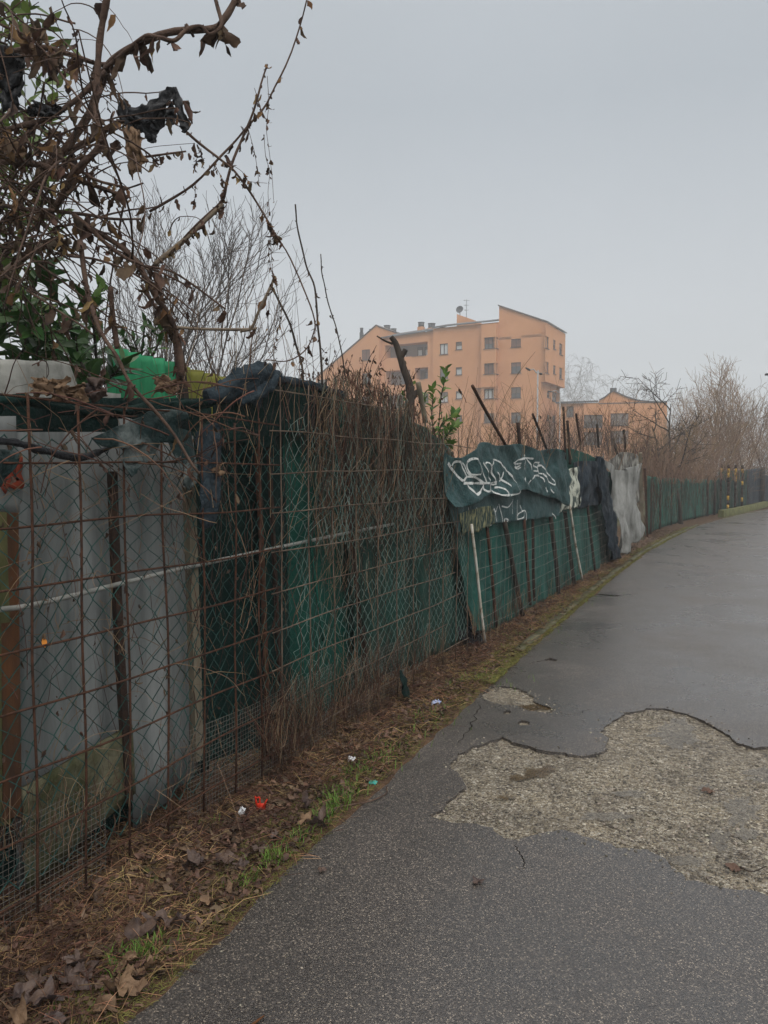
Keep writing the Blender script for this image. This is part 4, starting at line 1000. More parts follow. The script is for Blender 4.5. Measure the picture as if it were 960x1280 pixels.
def crumple(name, cpx, d, su, sv, m, label, cat, seed, n=18, parent=None):
    c = pt(cpx[0], cpx[1], d); mb = MB(); rows = []
    for j in range(n):
        r_ = []
        for i in range(n):
            a = i / (n - 1) - .5; b = j / (n - 1) - .5
            q = V((a * 3, b * 3, seed))
            w = V((mnoise.noise(q * 1.3), mnoise.noise(q * 1.3 + V((7, 1, 0))), mnoise.noise(q * 1.3 + V((2, 9, 0)))))
            w2 = V((mnoise.noise(q * 3.3), mnoise.noise(q * 3.3 + V((7, 1, 0))), mnoise.noise(q * 3.3 + V((2, 9, 0)))))
            ed = 1 + .5 * mnoise.noise(V((a * 5, b * 5, seed + 3)))
            r_.append(c + R * (a * su * ed) + V((0, 0, 1)) * (b * sv * ed) + FH * (.15 * su * w.x) + (R * w.x + V((0, 0, 1)) * w.y + FH * w.z) * (.45 * min(su, sv)) + (R * w2.x + V((0, 0, 1)) * w2.y + FH * w2.z) * (.22 * min(su, sv)))
        rows.append(r_)
    mb.grid(rows); o = mb.build(name, m, parent); o.modifiers.new('thick', 'SOLIDIFY').thickness = .002
    if label: tag(o, label, cat)
    return o
fl = empty('film_rag', pt(195, 170, 3.0), 'tattered black plastic film snagged on the branch against the sky', 'film')
def tatter(name, path, d, ws, m, seed, parent=None, n=26, w=7):
    C = catmull([pt(u, v, d) for u, v in path], n); mb = MB(); rows = []
    for i, p in enumerate(C):
        t = (C[min(i + 1, n)] - C[max(i - 1, 0)]).normalized(); s_ = t.cross(FH).normalized(); k = i / n * (len(ws) - 1); j = min(int(k), len(ws) - 2); wd = ws[j] + (ws[j + 1] - ws[j]) * (k - j)
        tw = 1.6 * mnoise.noise(V((i * .11, seed, 0))); sd = s_ * math.cos(tw) + FH * math.sin(tw); rows.append([])
        for q in range(w):
            a = q / (w - 1) - .5; x = p + sd * (a * wd * (1 + .35 * mnoise.noise(V((i * .4, a * 2, seed)))))
            rows[-1].append(x + FH * (.35 * wd * mnoise.noise(V((a * 3, i * .22, seed)))) + R * (.12 * wd * mnoise.noise(V((a * 4, i * .35, seed + 5)))))
    mb.grid(rows); o = mb.build(name, m, parent); o.modifiers.new('thick', 'SOLIDIFY').thickness = .002
    return o
for k, (P, ws) in enumerate((([(160, 138), (180, 142), (200, 128), (212, 117), (220, 112)], (.03, .06, .07, .05, .02)), ([(218, 109), (222, 124), (227, 145), (232, 158), (229, 166)], (.012, .035, .03, .05, .015)), ([(202, 128), (200, 142), (196, 156), (190, 162)], (.05, .055, .05, .02)),
                             ([(184, 146), (186, 160), (190, 172), (193, 179)], (.04, .05, .045, .015)), ([(152, 126), (154, 140), (160, 152), (163, 168), (160, 178)], (.02, .05, .04, .03, .02)), ([(170, 146), (174, 156), (178, 166)], (.07, .05, .02)), ([(208, 134), (214, 146), (210, 158)], (.06, .05, .02)), ([(166, 150), (182, 150), (206, 148)], (.03, .05, .03)))):
    tatter('film_piece', P, 3.0 + .012 * k - .04, ws, M['blackfilm'], k * 3.1 + 2, fl)
crumple('film_rag', (12, 100), 2.9, .09, .20, M['blackfilm'], 'black film bunched among the vines in the upper corner', 'film', 77)
crumple('film_rag', (55, 138), 2.9, .12, .05, M['blackfilm'], 'black film wrapped on a vine branch, lower than the bunch in the corner', 'film', 79)
crumple('dried_leaf', (168, 190), 2.95, .055, .15, M['tanleaf'], 'large tan dried leaf hanging below the tattered black film', 'leaf', 91)
crumple('dried_leaf', (12, 188), 2.9, .09, .06, M['tanleaf'], 'crumpled tan dried leaf among dark vines in the upper corner', 'leaf', 93)
for u, v, lab in ((60, 485, 'broad crumpled dead leaf piled on the fence top under the pale sheet'), (85, 492, 'dark tan dead leaf lying on the fence top at the corner of the pale sheet'), (208, 482, 'flat tan dead leaf caught in front of the green plastic sheet'), (115, 488, 'red brown dead leaf clump on the fence top left of the green sheet'), (262, 590, 'pale tan leaf hanging on the dark net strip')):
    p = fx(u, v, -2.36); crumple('dead_leaf', (u, v), (p - CAM).dot(FH), .11, .06, M['tanleaf' if u != 115 else 'bigleaf'], lab, 'leaf', u)
# leaves caught in the netting
mb = MB()
for i in range(150):
    u = U(-20, 330); v = U(540, 1000)
    p = fx(u, v, -2.35); hang_leaf(mb, p, U(.012, .04))
tag(mb.build('caught_leaves', M['deadleaf']), kind='stuff')
p = fx(54, 798, -2.35); mb = MB(); mb.leaf(p, V((0, .1, -1)), V((1, 0, 0)), .035, .025, .3, .3)
tag(mb.build('ochre_leaf', M['orangeplastic']), 'single orange yellow leaf stuck in the netting over the grey sheet', 'leaf')

# ------------------------------------------------------------------ vines
def vine(stems, name, label, m, leafn=0, lm='deadleaf', ls=(.035, .10), lm2='ochreleaf', cat='vine', sides=6, seg=26, wig=.012):
    p0 = pt(*stems[0][0][0], stems[0][1]) if not isinstance(stems[0][0][0], Vector) else stems[0][0][0]
    root = empty(name, V((p0.x, p0.y, 0)), label, cat)
    lb = [MB(), MB()]; allp = []
    for px, d, r0, r1, *mm in stems:
        P = [pt(u, v, d + (dd if (dd := .12 * mnoise.noise(V((u * .01, v * .01, d * 7)))) else 0)) for u, v in px]
        n = max(10, seg if len(px) > 3 else 12)
        C = [p + V((mnoise.noise(p * 6), mnoise.noise(p * 6 + V((5, 0, 0))), mnoise.noise(p * 6 + V((0, 7, 0))))) * wig for p in catmull(P, n)]
        mb = MB()
        rr = [1.22 * (r0 + (r1 - r0) * i / n) * (1 + .18 * mnoise.noise(C[i] * 40)) for i in range(n + 1)]
        mb.tube(C, rr, None, sides)
        # short spurs and buds
        for k in range(int(n * .5)):
            i = random.randrange(1, n); q = C[i]; a = U(0, 6.28)
            e = q + V((math.cos(a) * .4, math.sin(a) * .4, U(-1, 1))).normalized() * U(.006, .03)
            mb.tube([q, e], rr[i] * .5, rr[i] * .35, 4)
        mb.build('stem', M[mm[0]] if mm else m, root)
        allp += C
    for i in range(int(leafn * 1.5)):
        q = random.choice(allp); hang_leaf(lb[0 if random.random() < .85 else 1], q + V((U(-.01, .01), U(-.01, .01), -.004)), U(*ls))
    for b, k in zip(lb, (lm, lm2)):
        if b.v: b.build('dead_leaves', M[k], root)
    return root
m = M['vine']
vine([([(55, 215), (65, 200), (104, 112 + 45), (121, 110), (137, 77), (179, 54), (225, 40), (267, 35), (283, 19), (300, -5)], 3.0, .013, .010),
      ([(110, 100), (137, 80), (179, 48), (196, 48), (217, 52), (233, 38), (250, 33), (262, 44), (277, 29), (270, -6)], 2.985, .007, .006),
      ([(-10, 72), (30, 63), (60, 61), (90, 68), (125, 80), (150, 74)], 3.02, .010, .007)], 'climbing_vine', 'thick dead vine with two twisted stems arching high over the fence', m, 34, sides=8, seg=46, ls=(.05, .13))
vine([([(133, -8), (125, 54), (121, 125), (124, 176)], 2.9, .0105, .009), ([(124, 178), (108, 198), (92, 217), (70, 255)], 2.9, .010, .009), ([(120, 178), (130, 190), (150, 212)], 2.9, .005, .003)], 'climbing_vine', 'straight upright vine stem crossing the twisted stems', m, 6, sides=8)
vine([([(40, 240), (65, 200), (121, 171), (154, 152), (183, 137), (210, 129), (237, 127)], 3.05, .011, .006), ([(-5, 165), (25, 158), (66, 146), (92, 129), (130, 90)], 2.95, .009, .008), ([(0, 200), (50, 205), (82, 220), (120, 232), (160, 250)], 2.95, .011, .006), ([(-5, 255), (37, 260), (75, 262), (107, 267), (142, 275), (175, 275)], 2.95, .008, .003),
      ([(50, 180), (75, 197), (120, 222), (160, 237)], 2.85, .005, .004), ([(90, 267), (112, 285), (140, 310), (160, 322), (180, 330), (240, 360)], 2.9, .008, .003), ([(-5, 350), (42, 315), (65, 306), (87, 300)], 3.2, .014, .011, 'vinepale')],
     'climbing_vine', 'spreading dead vine carrying the tattered black film', m, 60, sides=7)
vine([([(0, 27), (42, 50), (85, 105), (117, 150), (142, 203)], 2.8, .004, .003), ([(0, 0), (40, 35), (65, 40), (100, 75)], 2.8, .003, .002), ([(112, 284), (167, 322), (196, 372), (221, 417), (226, 470)], 3.0, .009, .011), ([(177, 356), (205, 400), (218, 430), (222, 470)], 3.05, .006, .006),
      ([(100, 300), (110, 372), (121, 400), (146, 447), (170, 490), (215, 545), (250, 590)], 2.75, .008, .004), ([(138, 359), (141, 400), (146, 436)], 2.95, .008, .009), ([(184, 331), (225, 345), (281, 384)], 2.9, .004, .003), ([(187, 349), (215, 370), (249, 396)], 2.9, .003, .002), ([(33, 363), (70, 385), (117, 417)], 2.8, .004, .003)],
     'climbing_vine', 'tangled dead vine coming down over the green sheets', m, 60)
vine([([(232, 297), (260, 270), (277, 252), (282, 232), (290, 207), (302, 177), (310, 152), (320, 117), (336, 82)], 3.15, .006, .003), ([(192, 332), (220, 308), (250, 284), (278, 256)], 3.15, .009, .007, 'vinepale'), ([(187, 265), (233, 237), (267, 208), (292, 179), (310, 156), (333, 125), (354, 92), (375, 37), (385, -5)], 3.2, .0045, .0025)],
     'climbing_vine', 'slim vine whips reaching up to the sky, hung with small dead leaves', m, 55, ls=(.02, .05))
vine([([(227, 160), (250, 180), (275, 200), (292, 212), (307, 230), (322, 257), (336, 280), (347, 300)], 3.1, .0045, .003), ([(336, 283), (361, 320), (382, 366), (393, 402), (391, 419), (382, 437), (361, 449), (332, 451)], 3.15, .003, .0018), ([(180, 196), (205, 193), (233, 188)], 3.0, .004, .003)],
     'climbing_vine', 'long thin vine arching from the black film down towards the fence', m, 34, ls=(.02, .045))
# dangling strings of small leaves
rt = empty('climbing_vine', V(pt(336, 290, 3.1)) * V((1, 1, 0)).length * 0 + V((pt(336, 290, 3.1).x, pt(336, 290, 3.1).y, 0)), 'thin tendrils hung with strings of shrivelled leaves on the slim whips', 'vine')
mb = MB(); lv = MB(); l2 = MB()
for px in ([(334, 95), (336, 130), (333, 160), (336, 185), (340, 220), (342, 250)], [(318, 110), (326, 135), (333, 150)], [(330, 168), (332, 195), (337, 215), (335, 240), (337, 265)], [(310, 160), (318, 190), (322, 215), (324, 232)], [(292, 207), (303, 215), (310, 226), (334, 229)], [(243, 180), (246, 195), (244, 210)], [(251, 185), (254, 205)], [(245, 225), (244, 240), (243, 262)], [(268, 205), (276, 220), (282, 230)],
            [(272, 255), (270, 275), (266, 290)], [(335, 300), (337, 325), (342, 350)], [(338, 290), (340, 330), (343, 352)], [(340, 350), (337, 380), (334, 410)], [(352, 395), (340, 440)]):
    C = catmull([pt(u, v, 3.1) for u, v in px], 16)
    mb = MB(); mb.tube(C, .0013, .0010, 3); mb.build('stem', M['vine'], rt)
    for k in range(9): hang_leaf(lv if random.random() < .85 else l2, random.choice(C), U(.014, .038))
lv.build('dead_leaves', M['deadleaf'], rt); l2.build('dead_leaves', M['ochreleaf'], rt)
vine([([(216, 410), (260, 411), (311, 411), (319, 410)], 3.6, .006, .006, 'vinepale'), ([(300, 413), (313, 409), (325, 385), (336, 363), (344, 347)], 3.6, .006, .005, 'vinepale')], 'dry_branch', 'pale dry branch with an upturned end against the bare tree', M['vinepale'], 2, cat='branch')
vine([([(368, 255), (380, 324), (394, 359), (398, 409), (404, 482)], 4.7, .004, .006), ([(400, 318), (410, 377), (425, 430), (433, 478)], 5.2, .003, .004), ([(343, 363), (364, 409), (375, 451), (378, 476)], 4.4, .005, .006), ([(343, 350), (350, 380), (345, 410)], 4.4, .002, .001)],
     'climbing_vine', 'three tall bare vine shoots standing up from the tall panel', M['bark'], 22, ls=(.02, .05))
# loose curly tendrils and the random thicket
def thicket(name, label, n, box, d, rr, m, leafn, ls=(.03, .07), bend=.35, L=(.25, .9), taper=None):
    root = empty(name, V((pt((box[0] + box[2]) / 2, 590, sum(d) / 2).x, pt((box[0] + box[2]) / 2, 590, sum(d) / 2).y, 0)), label, 'vine')
    mb = MB(); lv = MB(); l2 = MB()
    for i in range(n):
        while True:
            u = U(box[0], box[2]); v = U(box[1], box[3])
            if taper is None or taper(u, v): break
        p = pt(u, v, U(*d)); a = U(0, 6.28); dr = V((math.cos(a), math.sin(a), U(-.7, .6))).normalized(); l = U(*L); P = [p]; k = 12
        ax = V((U(-1, 1), U(-1, 1), U(-1, 1))).normalized()
        for j in range(k):
            dr = (Matrix.Rotation(U(-.05, .22) * bend * 2, 3, ax) @ dr + V((0, 0, -.05)) + V((U(-1, 1), U(-1, 1), U(-1, 1))) * .1).normalized()
            P.append(P[-1] + dr * l / k)
        if any((lambda w: w.dot(R) / w.dot(FH) * F_PX + 480 > box[2] + 8)(q - CAM) for q in P): continue
        r = U(*rr); mb.tube(P, r, r * .5, 4)
        for q in range(leafn):
            hang_leaf(lv if random.random() < .87 else l2, random.choice(P), U(*ls))
    mb.build('stems', m, root, kind='stuff')
    if lv.v: lv.build('dead_leaves', M['deadleaf'], root)
    if l2.v: l2.build('dead_leaves', M['ochreleaf'], root)
left_t = lambda u, v: random.random() < math.exp(-max(0, u - 60) / 75.0)
thicket('vine_thicket', 'dense thicket of dead vines in the upper corner above the pale sheet', 170, (-40, 130, 250, 340), (2.75, 3.4), (.0018, .0055), M['vine'], 3, (.025, .075), taper=left_t)
thicket('vine_thicket', 'higher loose thicket of thin dead vines over the twisted stems', 75, (-40, -20, 170, 200), (2.75, 3.4), (.0014, .004), M['vine'], 3, (.03, .08), taper=left_t)
thicket('vine_thicket', 'thin red brown vines tangled over the near fence top', 60, (-30, 455, 330, 585), (2.62, 3.15), (.0012, .0035), M['vinered'], 1, (.02, .05), L=(.2, .6), taper=lambda u, v: fx(u, v, -2.3) and True)
thicket('vine_thicket', 'fine pale tendrils clinging to the near netting', 80, (-10, 560, 330, 990), (2.7, 3.3), (.0008, .0018), M['vinetan'], 0, L=(.12, .4))

# dry stems clinging on the near fence, right on the netting plane
def fence_stems(name, label, n, ur, vr, x, L, rr, m, up=True, seed=0, leafn=0, lean=.25, vt=None):
    base = fx((ur[0] + ur[1]) / 2, 600, x); root = empty(name, V((base.x, base.y, 0)), label, 'vine')
    mbs = {k: MB() for k in m}; lv = MB()
    for i in range(n):
        u = U(*ur); top = vt(u) if vt else vr[0]
        v = top + (vr[1] - top) * random.random() ** 1.6
        p = fx(u, v, x + U(-.05, .06)); l = U(*L); sgn = 1 if up else -1
        d = V((U(-.12, .12), U(-lean, lean), sgn)).normalized(); P = [p]
        for k in range(6):
            d = (d + V((U(-.12, .12), U(-.5, .5), U(-.2, .2)))).normalized(); q = P[-1] + d * l / 6
            q.x = max(min(q.x, x + .13), x - .1)
            if q.z < 0.01: break
            P.append(q)
        if len(P) < 3: continue
        r = U(*rr); mbs[random.choice(m)].tube(P, r, r * .5, 3, cap=False)
        for k in range(leafn):
            if random.random() < .5: hang_leaf(lv, random.choice(P), U(.012, .03))
    for k, b in mbs.items():
        if b.v: b.build('stems', M[k], root, kind='stuff')
    if lv.v: lv.build('dead_leaves', M['litter'], root)
topB = lambda u: [(380, 480), (400, 478), (430, 458), (450, 462), (480, 478), (500, 492), (520, 505), (545, 535), (575, 575)]
def tB(u):
    T = topB(u)
    for a, b in zip(T, T[1:]):
        if u <= b[0]: return a[1] + (b[1] - a[1]) * max(0, (u - a[0]) / (b[0] - a[0]))
    return T[-1][1]
for (a, b, lab) in ((392, 452, 'curtain of red brown dead stems over the tall panel, nearest part'), (445, 510, 'thickest curtain of dead stems, below the broken dead trunk'), (500, 572, 'dark curtain of dead stems next to the graffiti tarpaulin')):
    fence_stems('dead_creeper', lab, 520 if a > 400 else 260, (a, b), (470, 640), -2.42, (.2, .7), (.0012, .003), ['vinered', 'vinered', 'vinegrey', 'bark', 'vinetan'], False, leafn=1, vt=tB, lean=.45)
    fence_stems('dead_creeper', ('tangled front layer over the red brown stem curtain, nearest part', 'tangled front layer below the broken dead trunk', 'tangled front layer next to the graffiti tarpaulin')[0 if a < 400 else (1 if a < 460 else 2)], 130, (a, b), (470, 720), -2.33, (.15, .5), (.001, .0026), ['vinered', 'vinegrey', 'vinetan'], False, leafn=1, vt=tB, lean=.7)
fence_stems('dead_creeper', 'grey green fallen stems matted low on the tall panel', 420, (400, 585), (560, 830), -2.38, (.1, .4), (.001, .0022), ['vinegrey', 'vinegrey', 'bark', 'vinetan'], False, lean=.7)
fence_stems('dry_weeds', 'rust brown dry weeds standing at the foot of the tall panel', 900, (330, 560), (790, 960), -2.30, (.1, .5), (.001, .0022), ['vinered', 'vinetan', 'rust'], True, vt=lambda u: 930 - (u - 330) * .55)
fence_stems('dry_weeds', 'dry weeds standing low along the dark green tarpaulin', 260, (590, 800), (690, 800), -2.27, (.08, .35), (.0015, .003), ['vinered', 'vinetan'], True, vt=lambda u: 790 - (u - 590) * .55)
fence_stems('dry_weeds', 'brown dry weeds growing through the near netting foot', 260, (-20, 330), (880, 1080), -2.36, (.05, .28), (.0009, .002), ['vinered', 'vinered', 'vinetan'], True, vt=lambda u: 1060 - u * .5)
fence_stems('dead_creeper', 'sparse dead stems climbing the netting over the black net', 150, (230, 410), (520, 940), -2.36, (.3, 1.0), (.001, .0028), ['vinered', 'vinetan', 'bark'], True)
fence_stems('dead_creeper', 'sparse dead stems climbing in front of the grey cement sheets', 70, (20, 240), (620, 980), -2.37, (.2, .6), (.0008, .002), ['vinered', 'vinetan'], True)
# upright tufts at the top of the curtain
def bramble(name, label, px, d, n, L, rr, m, spread=.25, base_r=.15, leafn=0, cat='bush', group=None, arch=.25):
    b = pt(px[0], px[1], d); root = empty(name, V((b.x, b.y, 0)), label, cat, group)
    mb = MB(); lv = MB(); mz = []
    for i in range(n):
        a = U(0, 6.28); p = b + V((random.gauss(0, base_r), random.gauss(0, base_r), U(-.2, .05)))
        dr = V((math.cos(a) * U(0, spread), math.sin(a) * U(0, spread), 1)).normalized(); l = U(*L); P = [p]
        g = V((math.cos(a), math.sin(a), -.6)) * arch
        for k in range(7):
            dr = (dr + g * U(0, .35) + V((U(-1, 1), U(-1, 1), U(-.5, .5))) * .12).normalized(); P.append(P[-1] + dr * l / 7)
        r = U(*rr); mb.tube(P, r, r * .4, 3, cap=False)
        for k in range(2):
            j = random.randrange(2, 7); e = P[j] + V((U(-1, 1), U(-1, 1), U(0, 1))) * l * .12; mb.tube([P[j], e], r * .6, r * .3, 3, cap=False)
        for k in range(leafn): hang_leaf(lv, random.choice(P[2:]), U(.015, .045))
    mb.build('stems', m, root, kind='stuff')
    if lv.v: lv.build('dead_leaves', M['deadleaf'], root)
    return root
bramble('dry_bramble', 'tuft of dead stems sticking up highest on the tall panel', (430, 484), 5.2, 60, (.08, .30), (.0015, .004), M['vinered'], .5, .22, 3)
bramble('dry_bramble', 'dead stems sticking up just left of the broken dead trunk', (470, 500), 5.9, 50, (.08, .28), (.0015, .004), M['vinered'], .6, .22, 3)
bramble('dry_bramble', 'fine dead tendrils rising behind the rolled net on the tall panel', (395, 492), 5.0, 30, (.1, .4), (.001, .0025), M['vine'], .7, .3, 2)
for px, d, n, L, w, lab in (((590, 565), 8.6, 60, (.2, .55), .5, 'tan brambles rising over the first part of the graffiti tarpaulin'), ((655, 555), 9.6, 90, (.2, .5), .35, 'red brown bramble tuft on the middle of the graffiti tarpaulin'), ((700, 560), 11.5, 80, (.2, .6), .4, 'grey dry stems over the green net'), ((735, 560), 13.5, 90, (.3, .9), .45, 'grey dry bush above the blue film'),
                            ((755, 560), 15, 110, (.4, 1.1), .5, 'dark red brown bush between the blue film and the white sheeting'), ((790, 568), 17.5, 90, (.2, .5), .4, 'dark tuft matted on top of the mouldy sheeting'), ((620, 575), 12, 120, (.6, 1.4), 1.4, 'pale orange brown twigs behind the graffiti tarpaulin'), ((680, 570), 15, 140, (.6, 1.6), 1.6, 'pale thin twigs in front of the far lamp post')):
    bramble('dry_bramble', lab, px, d, n, L, (.0025, .005), M['vinetan' if 'tan' in lab or 'pale' in lab else ('twig' if 'grey' in lab else 'vinered')], .5, w, 1 if 'tuft' in lab else 0, group='brambles over the tarpaulin fence')

# black scraps at the fence foot
crumple('film_scrap', (588, 800), 7.3, .20, .22, M['blackfilm'], 'black plastic heap at the fence foot by the white pole', 'film', 12)
cloth('film_scrap', [[(496, 838), (501, 838), (505, 842)], [(498, 856), (504, 856), (510, 858)], [(504, 872), (509, 872), (513, 876)]], -2.22, folds(.04, 8, 6, 15), M['netdark'], 'dark net tongue trailing onto the verge from the tall panel', 'film', nu=10, nv=14)

# broken dead trunk and laurel sprout
tr = empty('dead_tree', V((pt(512, 505, 7.2).x, pt(512, 505, 7.2).y, 0)), 'broken dark dead trunk rising over the stem curtain, forked at its top', 'tree')
mb = MB(); tp = catmull([V((pt(512, 505, 7.2).x, pt(512, 505, 7.2).y, 0)), pt(513, 512, 7.2), pt(512, 490, 7.2), pt(511, 478, 7.2), pt(505, 462, 7.2), pt(500, 446, 7.2), pt(495, 430, 7.2), pt(489, 421, 7.2)], 40)
mb.tube(tp, [(.046 - .022 * (i / 40) ** 1.0) * (1 + .15 * mnoise.noise(tp[i] * 9)) for i in range(41)], None, 9); mb.build('trunk', M['bark'], tr)
for P, r0, r1 in (([(499, 449), (503, 444), (507, 437)], .028, .024), ([(491, 430), (481, 426), (471, 420)], .012, .006), ([(512, 500), (518, 494), (522, 488)], .035, .02)):
    mb = MB(); mb.tube(catmull([pt(u, v, 7.2) for u, v in P], 8), r0, r1, 7); mb.build('branch', M['bark'], tr)
post('wooden_stake', (531, 520), (523, 478), -2.5, .022, M['wood'], 'weathered pale stake beside the broken dead trunk', 'stake', 6)
sp = empty('laurel_shrub', V((pt(552, 560, 7.4).x, pt(552, 560, 7.4).y, 0)), 'young green laurel shoot standing over the fence by the graffiti tarpaulin', 'shrub')
st = MB(); lf = MB()
def leafy(P, r, n, L, lf, st, t0=.15, W=.42):
    C = catmull(P, 24); st.tube(C, r, r * .4, 6)
    for i in range(n):
        t = t0 + (1 - t0) * i / n; q = C[min(24, int(t * 24))]; a = i * 2.4 + U(-.4, .4); ax = (C[min(24, int(t * 24) + 1)] - C[max(0, int(t * 24) - 1)]).normalized()
        s = ax.orthogonal().normalized(); o = (Matrix.Rotation(a, 3, ax) @ s)
        d = (o + ax * U(.3, 1.1)).normalized(); l = U(*L)
        lf.leaf(q, d, (ax - d * ax.dot(d)), l, l * W * U(.85, 1.15), U(-.5, .2), .25, n=4)
for P in ([(545, 590), (548, 540), (551, 500), (556, 475), (557, 458)], [(548, 560), (558, 545), (566, 535), (572, 530)], [(549, 550), (552, 530), (566, 520), (571, 515)], [(546, 560), (540, 525), (541, 500), (541, 482)], [(548, 570), (556, 560), (563, 552)], [(545, 570), (540, 550), (534, 540)], [(546, 565), (552, 550), (560, 530)]):
    leafy([pt(u, v, 7.4 + U(-.15, .15)) for u, v in P], .007, 30, (.05, .095), lf, st)
for P in ([(520, 520), (514, 495), (517, 478)], [(516, 520), (507, 500), (503, 490)], [(522, 520), (529, 505), (531, 490)]):
    leafy([pt(u, v, 7.3) for u, v in P], .006, 16, (.05, .09), lf, st)
st.build('stem', M['bark'], sp); lf.build('foliage', M['sprout'], sp)

# evergreen shrubs behind the near fence
def evergreen(name, label, shoots, lm, L, n, W=.38, r=.008):
    b = shoots[0][0]; p0 = pt(b[0][0], b[0][1], shoots[0][1]); root = empty(name, V((p0.x, p0.y, 0)), label, 'shrub'); st = MB(); lf = MB()
    for P, d in shoots: leafy([pt(u, v, d + U(-.1, .1)) for u, v in P], r, n, L, lf, st, .05, W)
    st.build('stem', M['bark'], root); lf.build('foliage', M[lm], root)
sh = []
for i in range(44):
    u = U(-50, 130); v = U(380, 500); e = (u + U(-30, 35), v - U(30, 90)); 
    if e[0] > 120 and e[1] < 380: continue
    sh.append(([(u, v), ((u + e[0]) / 2 + U(-8, 8), (v + e[1]) / 2), e], U(3.6, 4.6)))
evergreen('laurel_shrub', 'dark glossy evergreen laurel behind the pale corrugated sheet', sh, 'laurel', (.09, .15), 15)
evergreen('laurel_shrub', 'small glossy evergreen sprig behind the green plastic sheet', [([(178, 470), (172, 440), (165, 420)], 4.9), ([(180, 470), (188, 430), (190, 405)], 4.9), ([(175, 460), (160, 430), (150, 415)], 4.9), ([(182, 460), (198, 430), (203, 412)], 4.9), ([(176, 450), (180, 415), (183, 398)], 4.9)], 'laurel', (.06, .10), 13)
sh = []
for i in range(44):
    u = U(-50, 70) if i < 36 else U(0, 100); v = U(40, 420); sh.append(([(u, v), (u + U(-15, 15), v - U(20, 40)), (u + U(-25, 25), v - U(40, 110))], U(3.4, 4.6)))
evergreen('creeper', 'light green leafy creeper growing up behind the dead vines', sh, 'olive', (.055, .10), 11, .42, .004)
evergreen('creeper', 'few fresh light green leaves sprouting in the dead vines', [([(118, 372), (121, 362), (124, 352)], 3.0), ([(120, 372), (128, 362), (131, 358)], 3.0)], 'sprout', (.05, .07), 3, .6, .003)

# ------------------------------------------------------------------ bare trees and bushes
def bare(name, label, base, H, seed, stems, spread, levels, kids, r0, m, mt, cat='tree', group=None, droop=0.0, fork=.25, up=.25, lean=(0, 0), rmin=.004, first=.25):
    rs = random.Random(seed); root = empty(name, base, label, cat, group)
    tk = MB(); br = MB()
    def grow(p, d, l, r, lev):
        n = 8 if lev < 2 else (6 if lev < 3 else 4); P = [p]; dd = d.copy()
        for k in range(n):
            j = .16 if lev < 2 else .22
            dd = (dd + V((rs.uniform(-j, j), rs.uniform(-j, j), rs.uniform(-j, j))) + V((0, 0, up * .22 if droop == 0 or lev < 2 else -droop * .3))).normalized()
            P.append(P[-1] + dd * l / n)
        (tk if lev == 0 else br).tube(P, max(r, rmin), max(r * (.18 if lev == 0 else .3), rmin * .7), 6 if lev == 0 else (4 if lev == 1 else 3), cap=False)
        if lev >= levels: return
        kc = kids[lev]
        for i in range(kc):
            t = first + (1 - first) * (i + rs.random()) / kc; q = min(n - 1, int(t * n)); f = t * n - q; pp = P[q].lerp(P[q + 1], min(1, f))
            ax = (P[q + 1] - P[q]).normalized(); o = ax.orthogonal().normalized(); o = Matrix.Rotation(rs.uniform(0, 6.28), 3, ax) @ o
            nd = (ax * (1 - fork) + o * rs.uniform(.5, 1.0) * (fork + .35)).normalized()
            grow(pp, nd, l * rs.uniform(.38, .62) * (1.15 - .5 * t), r * .5 * (1.1 - .5 * t), lev + 1)
    for s in range(stems):
        a = rs.uniform(0, 6.28); q = spread * rs.uniform(.3, 1)
        d = V((math.cos(a) * q + lean[0], math.sin(a) * q + lean[1], 1)).normalized()
        off = V((math.cos(a), math.sin(a), 0)) * (r0 * 2 * (stems > 1) + (spread * .12 if stems > 2 else 0))
        grow(base + off, d, H * rs.uniform(.72, 1.0), r0 * rs.uniform(.7, 1), 0)
    tk.build('trunk' if stems < 4 else 'stems', mt, root); br.build('crown' if stems < 4 else 'twigs', m, root)
    return root
def at(u, d): p = pt(u, 590, d); return V((p.x, p.y, -.05))
bare('bare_tree', 'bare fine twigged tree standing behind the green plastic sheets', at(222, 13), 5.7, 3, 3, .16, 3, (11, 9, 6), .055, M['twig'], M['bark'], fork=.24, up=.45, lean=(-.17, -.08), rmin=.0045, first=.15)
bare('bare_tree', 'smaller bare tree behind the dead vines on the evergreen side', at(150, 14), 4.9, 9, 2, .28, 3, (10, 8, 6), .05, M['twig'], M['bark'], fork=.34, rmin=.0045)
bare('bare_tree', 'low bare bush whose fine twigs show right of the bare tree', at(262, 11), 1.4, 19, 4, .45, 2, (9, 6), .014, M['twig'], M['bark'], fork=.34, rmin=.004)
bare('birch_tree', 'pale bare birch with drooping twigs beside the orange block', at(737, 118), 16.5, 23, 1, .05, 3, (16, 9, 6), .22, M['whitemetal'], M['whitemetal'], droop=.9, fork=.45, rmin=.022, first=.35)
bare('birch_tree', 'smaller drooping bare birch behind the gable of the far house', at(790, 122), 14.6, 29, 1, .05, 3, (14, 8, 5), .2, M['twig'], M['twig'], droop=.9, fork=.45, rmin=.02, first=.35)
bare('bare_tree', 'dark crooked bare tree leaning over the far net fence', at(848, 24.2), 4.3, 41, 2, .45, 3, (7, 6, 5), .075, M['bark'], M['bark'], fork=.5, up=.08, lean=(-.2, 0), rmin=.008)
bare('bare_tree', 'tall bare tree of several upright stems behind the yellow painted posts', at(888, 38), 5.0, 43, 6, .32, 3, (8, 5, 4), .06, M['twigbrown'], M['bark'], fork=.26, up=.3, rmin=.008)
